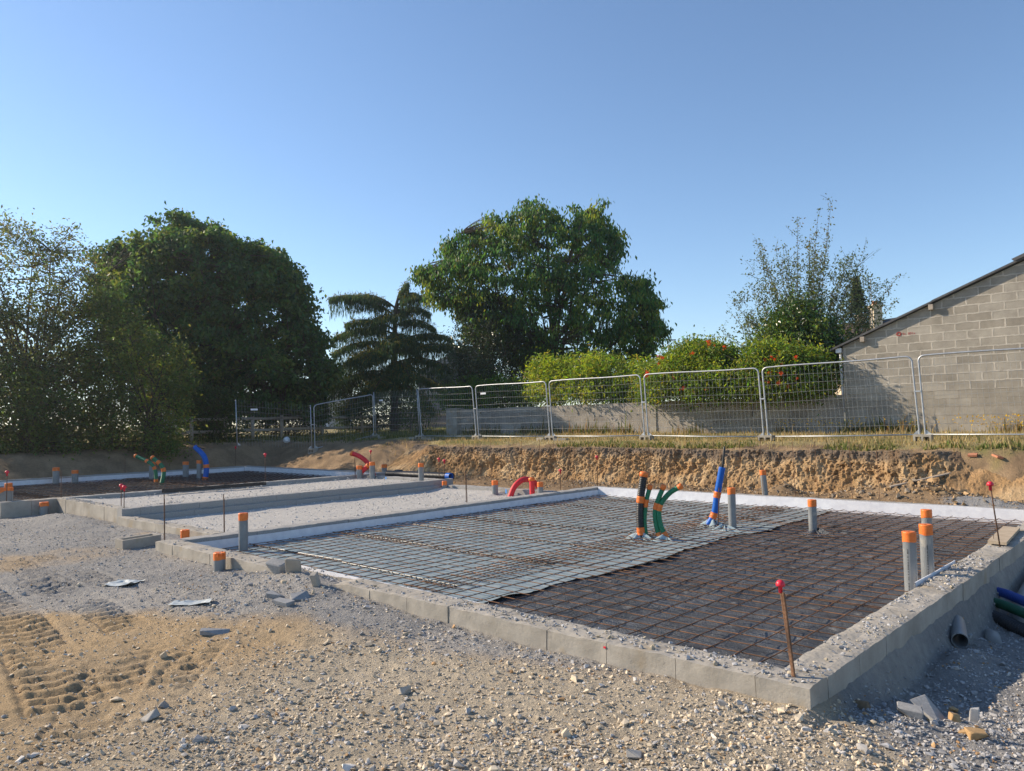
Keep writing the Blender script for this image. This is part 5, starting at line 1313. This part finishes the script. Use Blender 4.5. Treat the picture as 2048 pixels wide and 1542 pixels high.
big = [(-5.46, 7.38), (-4.89, 8.29), (-4.44, 8.62), (-3.64, 8.49), (-2.73, 8.82), (-2.27, 9.39), (-1.93, 9.84), (-1.47, 10.18), (-1.13, 10.06), (-0.79, 9.7), (-0.22, 9.92), (0.24, 9.56), (0.24, 9.1), (1.04, 9.09), (1.61, 8.38), (2.29, 8.83), (2.86, 8.36), (2.97, 7.78), (3.65, 7.77), (3.88, 7.19), (4.22, 6.72), (4.33, 6.03), (4.09, 5.47), (4.54, 4.89), (4.99, 4.31), (4.76, 3.74), (5.32, 3.17), (5.09, 2.6), (4.75, 1.93), (4.74, 0.8), (-1.35, 0.7), (-2.93, 1.86), (-4.07, 4.15), (-5.45, 6.01)]
plant("lime_tree", "big dense dark tree left of the cedar, tallest on the left", "tree", (-31.41, 11.84, .85), [(big, 1, 1)], 4.6, 1600, .21, 64, .21, [(.055, .112, .034), (.068, .135, .037), (.046, .098, .03), (.11, .165, .042)], 1002, trunk_r=.28, trunk_top=.7, nlimb=26, twig=.016, droop=.35, aspect=.6, flat=.7, gaps=(.7, -.26), edge=12, rag=1.1)
upA = [(-3.75, 7.65), (-1.14, 8.13), (-0.61, 8.21), (-0.18, 8.29), (0.09, 7.75), (0.62, 7.83), (1.49, 7.9), (2.19, 7.35), (2.46, 6.82), (2.03, 6.12), (1.86, 4.73), (-3.7, 4.84)]
loA = [(-3.71, 5.4), (2.03, 5.45), (2.56, 3.84), (2.92, 2.61), (2.76, 0.12), (-3.62, 0.07)]
plant("scrub_tree", "tall thin leaved scrub tree at the left edge, its top sparse against the sky", "tree", (-28.34, 3.79, .5), [(upA, .46, .55), (loA, .54, 1.15)], 1.7, 760, .24, 52, .14, [(.10, .12, .05), (.11, .15, .052), (.08, .105, .04), (.15, .17, .055)], 1003, trunk_r=.10, trunk_top=.75, nlimb=36, twig=.011, aspect=.45, stems=4)
plant("scrub_bush", "yellow green leafy scrub between the left edge tree and the big dark tree", "bush", (-25.42, 6.48, .6), [([(-2.1, 4.9), (-1.41, 5.93), (-0.54, 5.21), (-0.01, 4.33), (0.85, 3.96), (1.38, 3.43), (1.64, 2.56), (1.38, 1.7), (1.38, 0.1), (0.69, -0.1), (-1.89, -0.13)], 1, 1)], 1.1, 420, .20, 46, .125, [(.10, .145, .036), (.14, .19, .045), (.085, .12, .035), (.17, .20, .05)], 1004, trunk_r=.06, trunk_top=.7, nlimb=24, twig=.01, aspect=.5, stems=4)
plant("hedge_bush", "dark bush at the foot of the left edge tree, leaning over the mound", "bush", (-26.6, 3.2, .5), [([(-2.6, 2.4), (-1, 3.2), (.6, 2.7), (1.6, 2.2), (1.9, 0.1), (-2.6, .0)], 1, 1)], 1.0, 260, .22, 48, .12, [(.075, .115, .03), (.11, .155, .035), (.065, .095, .03)], 1005, trunk_r=.04, nlimb=12, twig=.01, stems=3)
plant("thicket", "dark thicket filling in behind the scrub at the left edge", "thicket", (-32.0, 5.6, .5), [([(-6.5, 4.6), (-3, 5.4), (0, 4.8), (3.4, 4.0), (4.5, 3.0), (4.5, .0), (-6.5, .0)], 1, 1)], 1.0, 300, .30, 34, .17, [(.06, .09, .024), (.08, .115, .03), (.05, .075, .022)], 1040, trunk_r=.05, nlimb=14, twig=.012, stems=4)
# shrubs round the rail fence
plant("shrub", "leafy shrub growing through the left end of the rail fence", "shrub", (-27.3, 9.6, .7), [([(-1.2, 1.6), (0, 2.3), (1.1, 1.9), (1.2, .1), (-.6, .0)], 1, 1)], .8, 130, .2, 50, .11, [(.045, .08, .018), (.06, .10, .024), (.035, .06, .016)], 1006, trunk_r=.03, nlimb=8, twig=.01, stems=3, group="shrubs along the rail fence")
plant("shrub", "broad dark shrub behind the leftmost mesh panel", "shrub", (-30.0, 14.9, .8), [([(-2.6, 2.6), (-1, 3.4), (1.4, 2.9), (1.9, 1.5), (1.5, .3), (-2.4, .3)], 1, 1)], 1.0, 240, .24, 50, .12, [(.028, .05, .016), (.035, .06, .018), (.045, .07, .02)], 1007, trunk_r=.03, nlimb=10, twig=.01, stems=3, group="shrubs along the rail fence")
plant("shrub", "rounded dark shrub under the cedar's left boughs", "shrub", (-29.6, 19.2, 1.0), [([(-1.95, 2.01), (-1.28, 2.77), (0.04, 3.18), (0.91, 2.83), (1.56, 2.16), (1.88, 1.27), (1.31, 0.2), (-1.75, 0.1)], 1, 1)], 1.2, 230, .24, 52, .12, [(.026, .046, .016), (.034, .058, .018), (.042, .066, .02)], 1008, trunk_r=.03, nlimb=10, twig=.01, stems=3, group="shrubs along the rail fence")
plant("shrub", "thin young shrub right of the rounded one, behind the leaning fence joint", "shrub", (-24.2, 17.6, .9), [([(-.55, 1.1), (-.2, 2.2), (.3, 1.4), (.35, .1), (-.5, .1)], 1, 1)], .4, 46, .16, 26, .12, [(.05, .085, .02), (.07, .11, .025)], 1009, trunk_r=.02, nlimb=6, twig=.009, stems=2, group="shrubs along the rail fence")
# evergreen under the cherry, plants along the wall
plant("evergreen_bush", "very dark evergreen bush under the left side of the cherry tree", "bush", (-20.75, 18.98, 1.2), [([(-1.3, 4.6), (-0.76, 5.45), (-0.0, 5.65), (0.73, 5.0), (1.57, 4.3), (1.96, 2.8), (1.7, 1.0), (-1.6, .9), (-1.9, 2.4)], 1, 1)], 1.7, 420, .24, 62, .12, [(.025, .045, .02), (.032, .056, .024), (.042, .066, .026)], 1010, trunk_r=.08, nlimb=14, twig=.012, aspect=.4, matl=M['glossy_leaf'])
plant("low_shrub", "low bright green shrub over the left end of the garden wall", "shrub", (-18, 17.6, 1.2), [([(-4.5, 1.1), (-4.02, 1.89), (-2.21, 1.96), (-0.02, 1.75), (0.82, 1.3), (0.3, 0.72), (-4.04, 0.7)], 1, 1)], .7, 170, .2, 48, .13, [(.08, .15, .025), (.11, .19, .03), (.06, .12, .025)], 1011, trunk_r=.03, nlimb=8, twig=.01, stems=3, aspect=.35, ax=AXW)
plant("yellow_green_shrub", "bright yellow green shrub with feathery leaves over the garden wall, below the cherry tree", "shrub", (-12.5, 17.3, 1.2), [([(-4.88, 1.1), (-4.67, 2.17), (-4.08, 2.6), (-3.72, 2.44), (-3.02, 2.34), (-2.55, 2.48), (-1.66, 2.65), (-0.82, 2.3), (-0.21, 2.31), (0.38, 2.15), (1.13, 1.81), (0.9, 0.85), (-0.6, 0.9), (-1.94, 0.8)], 1, 1)], 1.0, 520, .17, 56, .15, [(.18, .26, .042), (.24, .31, .052), (.14, .21, .038), (.30, .35, .065)], 1012, trunk_r=.05, nlimb=14, twig=.014, stems=4, aspect=.3, droop=.2, ax=AXW, rag=.45, gaps=(1.3, -.16))
tv = plant("trumpet_vine", "dense trumpet vine with orange red flowers hanging over the garden wall by the gable", "vine", (-8.1, 16.95, 1.0), [([(-3.51, 1.2), (-3.48, 1.9), (-2.64, 2.47), (-1.78, 2.56), (-0.95, 2.56), (0.14, 2.54), (1.01, 2.39), (1.83, 2.19), (2.35, 2.08), (2.48, 1.66), (2.42, 1.2), (2.0, 1.0), (1.37, 0.94), (0.66, 1.02), (-0.6, 1.1), (-1.5, 1.04)], 1, 1)], 1.1, 820, .16, 66, .125, [(.12, .185, .035), (.165, .24, .042), (.09, .15, .03), (.25, .31, .055)], 1013, trunk_r=.05, nlimb=16, twig=.012, stems=4, aspect=.36, droop=.15, ax=AXW, woff=-.65, rag=.45, gaps=(1.4, -.40))
fr = np.random.default_rng(77); fl0 = None
qf, wf = sample_crown([(-3.3, 1.1), (-2.5, 2.1), (-1.4, 2.3), (0, 2.3), (1.2, 2.1), (2.5, 1.8), (2.5, 1.2), (1.6, .9), (-1, 1.0)], 46, .3, fr)
for k in range(46):
    if fl0 is None:
        mb = MB(); P = fr.normal(size=(30, 3)) * .036; leaves(mb, P, .055, np.clip(np.array([.66, .13, .025]) * fr.uniform(.8, 1.25, (30, 1)), 0, .9), fr, 0, .6); fl0 = o = mb.build("flower_cluster", M['flower'], tv)
    else:
        o = fl0.copy(); COL.objects.link(o); o.parent = tv
    p = W((0, 0, 0), np.array([qf[k, 0]]), np.array([-1.2 - .45 * fr.random()]), np.array([qf[k, 1] + .28]), AXW)[0]
    o.location = p; o.rotation_euler = fr.uniform(0, 6, 3); s = fr.uniform(.45, 1.0); o.scale = (s, s, s)
plant("laurel_bush", "glossy dark green laurel rising behind the trumpet vine beside the gable", "bush", (-8, 18.3, 1.2), [([(-0.75, 1.6), (-0.41, 2.95), (0.24, 3.5), (0.71, 3.68), (1.29, 3.35), (1.72, 2.8), (2.0, 2.23), (1.9, 1.5), (0.63, 1.3)], 1, 1)], 1.0, 280, .2, 52, .14, [(.05, .10, .02), (.075, .13, .026), (.045, .08, .02), (.15, .20, .035)], 1014, trunk_r=.06, nlimb=14, twig=.012, stems=3, aspect=.42, ax=AXW, matl=M['glossy_leaf'])
# sparse tree: upright whips
sp_poly = [(-2.12, 4.29), (-1.46, 4.61), (-1.48, 6.27), (-1.06, 6.43), (-0.58, 6.08), (0.11, 6.98), (0.27, 6.9), (0.95, 7.3), (1.18, 6.88), (1.23, 6.21), (1.7, 5.7), (2.11, 5.7), (2.25, 5.03), (2.73, 4.77), (2.46, 4.36), (2.59, 3.54), (2.05, 2.4), (-1.7, 2.48), (-1.99, 3.3)]
r = np.random.default_rng(1015)
t = thing("sparse_tree", "thin sparse tree of upright whips rising behind the laurel, sky showing through", "tree", (-8.15, 20.46, 1.0))
wood = MB(); lv = MB()
tips = [(-2.1, 4.3), (-1.9, 3.6), (-1.45, 6.3), (-1.2, 6.0), (-1.0, 6.4), (-.7, 5.9), (-.5, 5.6), (-.2, 6.2), (.12, 7.0), (.25, 6.6), (.5, 6.1), (.9, 6.7), (.98, 7.35), (1.15, 6.5), (1.3, 6.0), (1.6, 5.4), (1.85, 5.6), (2.1, 5.75), (2.3, 5.0), (2.6, 4.7), (2.4, 4.2), (3.45, 4.25), (2.5, 3.6), (2.1, 3.0), (-1.7, 3.0), (-2.0, 3.1), (-1.4, 4.8), (-.3, 5.0), (.7, 5.2), (1.2, 4.6), (.2, 4.4), (-.9, 4.3), (1.7, 4.1), (-1.5, 3.9)]
for (tu, tz) in tips + [(a + r.uniform(-.5, .5), b * r.uniform(.6, .92)) for a, b in tips]:
    tw = r.normal(0, .55); u0 = .1 + .22 * tu + r.normal(0, .1); z0 = .9 + r.uniform(0, .6)
    pts = spline([(u0 * .3, 0, -.1), (u0, tw * .3, z0), (u0 + (tu - u0) * .45, tw * .7, z0 + (tz - z0) * .55), (tu, tw, tz)], 16)
    Wp = W((0, 0, 0), pts[:, 0], pts[:, 1], pts[:, 2]); wood.tube(Wp, np.linspace(.022, .004, len(Wp)), 5, cap=False)
    n = int(95 * np.linalg.norm(pts[-1] - pts[4])); s = (.3 + .7 * r.random(n) ** 1.5) * (len(Wp) - 1); i0 = np.clip(s.astype(int), 0, len(Wp) - 2)
    P = Wp[i0] + (Wp[i0 + 1] - Wp[i0]) * (s - i0)[:, None] + r.normal(0, .07, (n, 3))
    cc = np.array([.12, .15, .06]) * r.uniform(.6, 1.35, (n, 1)) * np.where(r.random((n, 1)) < .2, np.array([1.4, .9, .6]), 1)
    leaves(lv, P, .085, cc, r, 0, .5)
    for b in range(7):                       # side twigs
        q = Wp[r.integers(5, len(Wp))]; e = q + W((0, 0, 0), np.array([r.normal(0, .3)]), np.array([r.normal(0, .3)]), np.array([r.uniform(.05, .45)]))[0]
        wood.tube(arc(q, (q + e) / 2 + (0, 0, .05), e, 4), [.006, .005, .004, .003], 4, cap=False)
        m_ = 8; leaves(lv, q + (e - q) * r.random((m_, 1)) + r.normal(0, .05, (m_, 3)), .085, np.array([.11, .145, .05]) * r.uniform(.6, 1.35, (m_, 1)), r, 0, .5)
lo = [(a, min(b, 5.4)) for a, b in sp_poly]
q, w_ = sample_crown(lo, 330, 1.2, r)
for k in range(330):
    c = W((0, 0, 0), q[k:k + 1, 0], w_[k:k + 1], q[k:k + 1, 1])[0]; m_ = 15
    e = c + r.normal(0, .22, 3) + (0, 0, .12); wood.tube(arc(c - (0, 0, .15), c, e, 4), [.007, .006, .004, .003], 4, cap=False)
    leaves(lv, c + (e - c) * r.random((m_, 1)) + r.normal(0, .10, (m_, 3)), .095, np.array([.10, .135, .055]) * r.uniform(.6, 1.35, (m_, 1)), r, 0, .5)
wood.build("trunk", M['bark'], t, smooth=True); lv.build("crown", M['leaf'], t)
# distant conifer and a far tree top
r = np.random.default_rng(1016)
t = thing("conifer", "dark pointed conifer behind the sparse tree", "tree", (-13.75, 43.1, 1.0))
MB().tube([(0, 0, 0), (0, 0, 8.6)], [.16, .03], 7).build("trunk", M['bark'], t)
mb = MB(); z = 3.0 + 5.7 * r.random(5200) ** .8; a = r.uniform(0, 6.28, 5200); rr = (8.9 - z) * .30 * r.random(5200) ** .5
leaves(mb, np.stack([rr * np.cos(a), rr * np.sin(a), z - .25 * rr], 1), .22, np.array([.03, .045, .02]) * r.uniform(.6, 1.3, (5200, 1)), r, .3, .3); mb.build("crown", M['needle'], t)
plant("far_tree", "small far tree top showing behind the left end of the trumpet vine", "tree", (-22.5, 40.0, 1.2), [([(-1.6, 2.5), (-1.0, 4.6), (.2, 5.0), (1.2, 4.4), (1.8, 2.5)], 1, 1)], 1.4, 120, .3, 40, .2, [(.05, .075, .03), (.06, .085, .035)], 1017, trunk_r=.1, nlimb=8, twig=.02)

# cedar: tiers of drooping boughs with hanging needles
r = np.random.default_rng(1020)
t = thing("cedar_tree", "cedar with layered drooping boughs between the big dark tree and the cherry tree", "tree", (-28.65, 19.86, 1.0))
wood = MB(); nd = MB()
tp = spline([(0, 0, -.2), (.02, 0, 3), (.1, .05, 6), (.34, .1, 7.2)], 12); Wt = W((0, 0, 0), tp[:, 0], tp[:, 1], tp[:, 2]); wood.tube(Wt, np.linspace(.24, .05, len(Wt)), 9)
boughs = [  # z on the trunk, tip (u, w, z), mid rise, half-width of the spray
    (5.9, (-3.0, -.3, 6.95), .85, .5), (6.3, (-2.3, .4, 7.0), .7, .45), (6.8, (.75, .1, 7.75), .05, .22), (6.7, (1.25, .2, 7.1), .25, .3), (6.4, (1.7, -.2, 6.9), .35, .45), (6.0, (1.75, .3, 6.2), .4, .4), (5.4, (2.05, -.3, 5.35), .5, .5), (5.0, (-3.0, .2, 5.0), .55, .55), (5.2, (-2.2, -.6, 5.6), .5, .5),
    (4.5, (2.8, .2, 4.9), .45, .55), (4.4, (-2.85, -.3, 4.2), .55, .5), (4.0, (3.5, -.2, 4.3), .45, .6), (3.7, (-3.0, .5, 3.3), .6, .6), (3.5, (2.9, -.8, 3.2), .6, .6), (3.0, (-3.3, -.3, 2.3), .7, .6), (2.9, (2.5, .4, 2.1), .6, .6), (2.5, (-2.7, .8, 1.3), .7, .6),
    (5.6, (-.4, -1.7, 5.6), .5, .55), (4.8, (.6, -2.2, 4.4), .55, .6), (4.1, (-1.0, -2.5, 3.6), .6, .65), (3.4, (1.1, -2.5, 2.7), .6, .65), (2.8, (-.6, -2.7, 1.9), .7, .7), (2.3, (-2.0, -2.0, 1.2), .7, .7), (2.4, (1.9, -1.6, 1.2), .7, .6), (4.6, (.3, 2.0, 4.4), .5, .6), (3.3, (-.5, 2.3, 2.6), .6, .6), (6.1, (.3, 1.0, 6.3), .4, .4), (3.9, (-1.9, -1.6, 3.7), .5, .6), (4.5, (1.7, -1.3, 4.2), .5, .6)]
for z0, (u, w, z1), rise, hw in boughs:
    u *= 1.04; z1 -= .12; rise += .14; hw *= 1.25
    k = np.interp(z0, tp[:, 2], np.arange(len(tp))); a = np.array([np.interp(z0, tp[:, 2], tp[:, 0]), np.interp(z0, tp[:, 2], tp[:, 1]), z0]); e = np.array([u, w, z1])
    p = arc(a, (a + e) / 2 + (0, 0, rise * .9 + .15), e, 14); Wp = W((0, 0, 0), p[:, 0], p[:, 1], p[:, 2]); wood.tube(Wp, np.linspace(.06, .012, 14), 6, cap=False)
    ln = np.linalg.norm(e - a); n = int(420 * ln)
    s = .12 + .9 * r.random(n) ** .8; s = np.minimum(s, 1.03); c = np.stack([np.interp(s * 13, np.arange(14), p[:, q]) for q in range(3)], 1)
    d = (e - a)[:2] / np.linalg.norm((e - a)[:2]); perp = np.array([-d[1], d[0]]); lat = r.normal(0, hw * .6, n) * np.sin(np.clip(s, .05, 1) * np.pi * .82)
    c[:, :2] += perp * lat[:, None] + r.normal(0, .04, (n, 2)); c[:, 2] += r.normal(0, .05, n) - .18 * np.abs(lat) ** 1.4
    P = W((0, 0, 0), c[:, 0], c[:, 1], c[:, 2])
    old = np.clip(r.random((n, 1)), 0, 1); colr = np.array([.075, .135, .05]) * (1 - old) + np.array([.045, .09, .042]) * old
    topm = r.random((n, 1)) < .25; colr = np.where(topm, np.array([.17, .165, .035]), colr) * r.uniform(.7, 1.25, (n, 1))
    leaves(nd, P, .26, colr, r, np.where(topm[:, 0], .2, .75), .14, .6)
    n2 = int(330 * ln); s = .2 + .82 * r.random(n2); c = np.stack([np.interp(np.minimum(s, 1) * 13, np.arange(14), p[:, q]) for q in range(3)], 1)
    lat = r.normal(0, hw * .65, n2); c[:, :2] += perp * lat[:, None]; c[:, 2] -= .18 * np.abs(lat) ** 1.4 + r.random(n2) ** 1.6 * .85 * (.35 + .65 * s)
    leaves(nd, W((0, 0, 0), c[:, 0], c[:, 1], c[:, 2]), .30, np.array([.05, .095, .04]) * r.uniform(.6, 1.4, (n2, 1)), r, .93, .10, .2)
wood.build("trunk", M['bark'], t, smooth=True); nd.build("crown", M['needle'], t)

# the hedge row goes on out of the photo to the left and shades the far slab
for k, (x, y, hgt) in enumerate([(-28.6, -1.5, 6.2), (-27.0, -6.2, 7.2)]):
    plant("scrub_tree", ["scrub tree standing next left of the one at the photo's left edge", "scrub tree farthest left in the hedge row", "scrub tree behind the hedge row at far left"][k], "tree", (x, y, .4), [([(-2.6, hgt * .7), (-1, hgt * .95), (.4, hgt), (2.0, hgt * .85), (2.7, hgt * .5), (2.5, .3), (-2.5, .3)], 1, 1)], 2.4, 170, .26, 34, .14, [(.06, .08, .03), (.055, .075, .025)], 1030 + k, trunk_r=.1, nlimb=16, twig=.012, stems=3)

# ------------------------------------------------------------------ grass and weeds
def blades(name, label, n, fx, hgt, cols, seed, wdt=.006):
    r = np.random.default_rng(seed); x, y = fx(r, n); n = len(x)
    z = ground_h(x, y); a = r.uniform(0, 6.28, n); h = hgt * np.exp(r.normal(0, .4, n)); ln = r.normal(0, .35, n) * h
    p = np.stack([x, y, z - .01], 1); s = np.stack([np.cos(a), np.sin(a), 0 * a], 1) * (wdt * (1 + h * 3))[:, None]
    b = p + np.stack([np.cos(a + 1.5) * ln, np.sin(a + 1.5) * ln, h], 1); m = p + np.stack([np.cos(a + 1.5) * ln * .35, np.sin(a + 1.5) * ln * .35, h * .55], 1)
    V = np.stack([p - s, p + s, m + s * .7, b, m - s * .7], 1).reshape(-1, 3); q = np.arange(n)[:, None] * 5
    c = np.asarray(cols)[r.integers(0, len(cols), n)] * r.uniform(.7, 1.3, (n, 1))
    tag(MB().add(V, [q + np.array([[0, 1, 2, 4]]), q + np.array([[4, 2, 3]])], np.repeat(c, 5, 0)).build(name, M['grass']), label, "grass", kind='stuff')
def reg_strip(r, n):
    x = r.uniform(-19, 1.5, n); y = 11.35 + 5.1 * r.random(n) ** .8
    k = (bank_d(x, y) > .35 + .6 * r.random(n)) & (r.random(n) < .3 + .7 * sstep(-.25, .3, fbm(x * 1.2, y * 2, octv=3, seed=611))); return x[k], y[k]
blades("dry_grass", "dry yellow grass on the strip between the bank's edge and the garden wall", 24000, reg_strip, .075, [(.42, .33, .15), (.36, .29, .13), (.30, .26, .10), (.46, .38, .20)], 601)
def reg_edge(r, n):
    x = r.uniform(-12, 1.5, n); y = 11.5 + np.abs(r.normal(0, .35, n)); k = (fbm(x * 1.1, y * .5, octv=3, seed=613) > .12 - .12 * sstep(-9, -2, x)) & (bank_d(x, y) > .2); return x[k], y[k]
blades("green_weeds", "low green weeds along the edge of the cut bank", 5000, reg_edge, .065, [(.09, .13, .03), (.13, .16, .05), (.25, .23, .09), (.32, .27, .12)], 602, .012)
def reg_foot(r, n):
    x = r.uniform(-20, 1.5, n); y = 16.42 - np.abs(r.normal(0, .18, n)); k = fbm(x * .8, 2 + 0 * y, octv=3, seed=614) > -.25 + .5 * r.random(len(x)); return x[k], y[k]
blades("wall_weeds", "taller weeds and dry stalks along the foot of the garden wall and gable", 7000, reg_foot, .20, [(.09, .11, .03), (.25, .17, .08), (.13, .15, .035), (.30, .24, .11)], 603, .008)
def reg_lawn(r, n):
    x = r.uniform(-31, -20.5, n); y = r.uniform(7.5, 24, n); k = (bank_d(x, y) > 2.2) & (r.random(n) < .5 + .5 * sstep(-.2, .3, fbm(x * .7, y * .7, octv=3, seed=615))); return x[k], y[k]
blades("rough_grass", "rough shaded grass under the rail fence", 20000, reg_lawn, .11, [(.08, .10, .03), (.14, .15, .04), (.10, .12, .03), (.22, .20, .07)], 604, .01)
# yellow flower heads
mb = MB(); r = np.random.default_rng(605); n = 420; x = np.where(r.random(n) < .5, r.normal(-1.7, .8, n), r.normal(-6.0, 1.2, n)); y = 16.35 - np.abs(r.normal(0, .25, n)); z = ground_h(x, y) + r.uniform(.12, .42, n)
leaves(mb, np.stack([x, y, z], 1), .045, np.array([.62, .42, .02]) * r.uniform(.8, 1.2, (n, 1)), r, 0, .8); tag(mb.build("yellow_flowers", M['flower']), "small yellow flower heads among the weeds at the wall's foot", "flowers", kind='stuff')

# ------------------------------------------------------------------ summer haze in the air
hz = MB().box((CAM_P[0], CAM_P[1], 10.9), (880, 880, 26.0)).build("haze", bpy.data.materials.new("haze air"))
hm = hz.data.materials[0]; hm.use_nodes = True
hn = hm.node_tree.nodes; hn.remove(hn["Principled BSDF"])
pv = hn.new("ShaderNodeVolumePrincipled"); pv.inputs['Color'].default_value = (.86, .92, 1.0, 1); pv.inputs['Density'].default_value = .0006; pv.inputs['Anisotropy'].default_value = .6
hm.node_tree.links.new(pv.outputs[0], hn["Material Output"].inputs['Volume'])
tag(hz, "thin summer haze in the air over the site", "haze", kind='stuff')
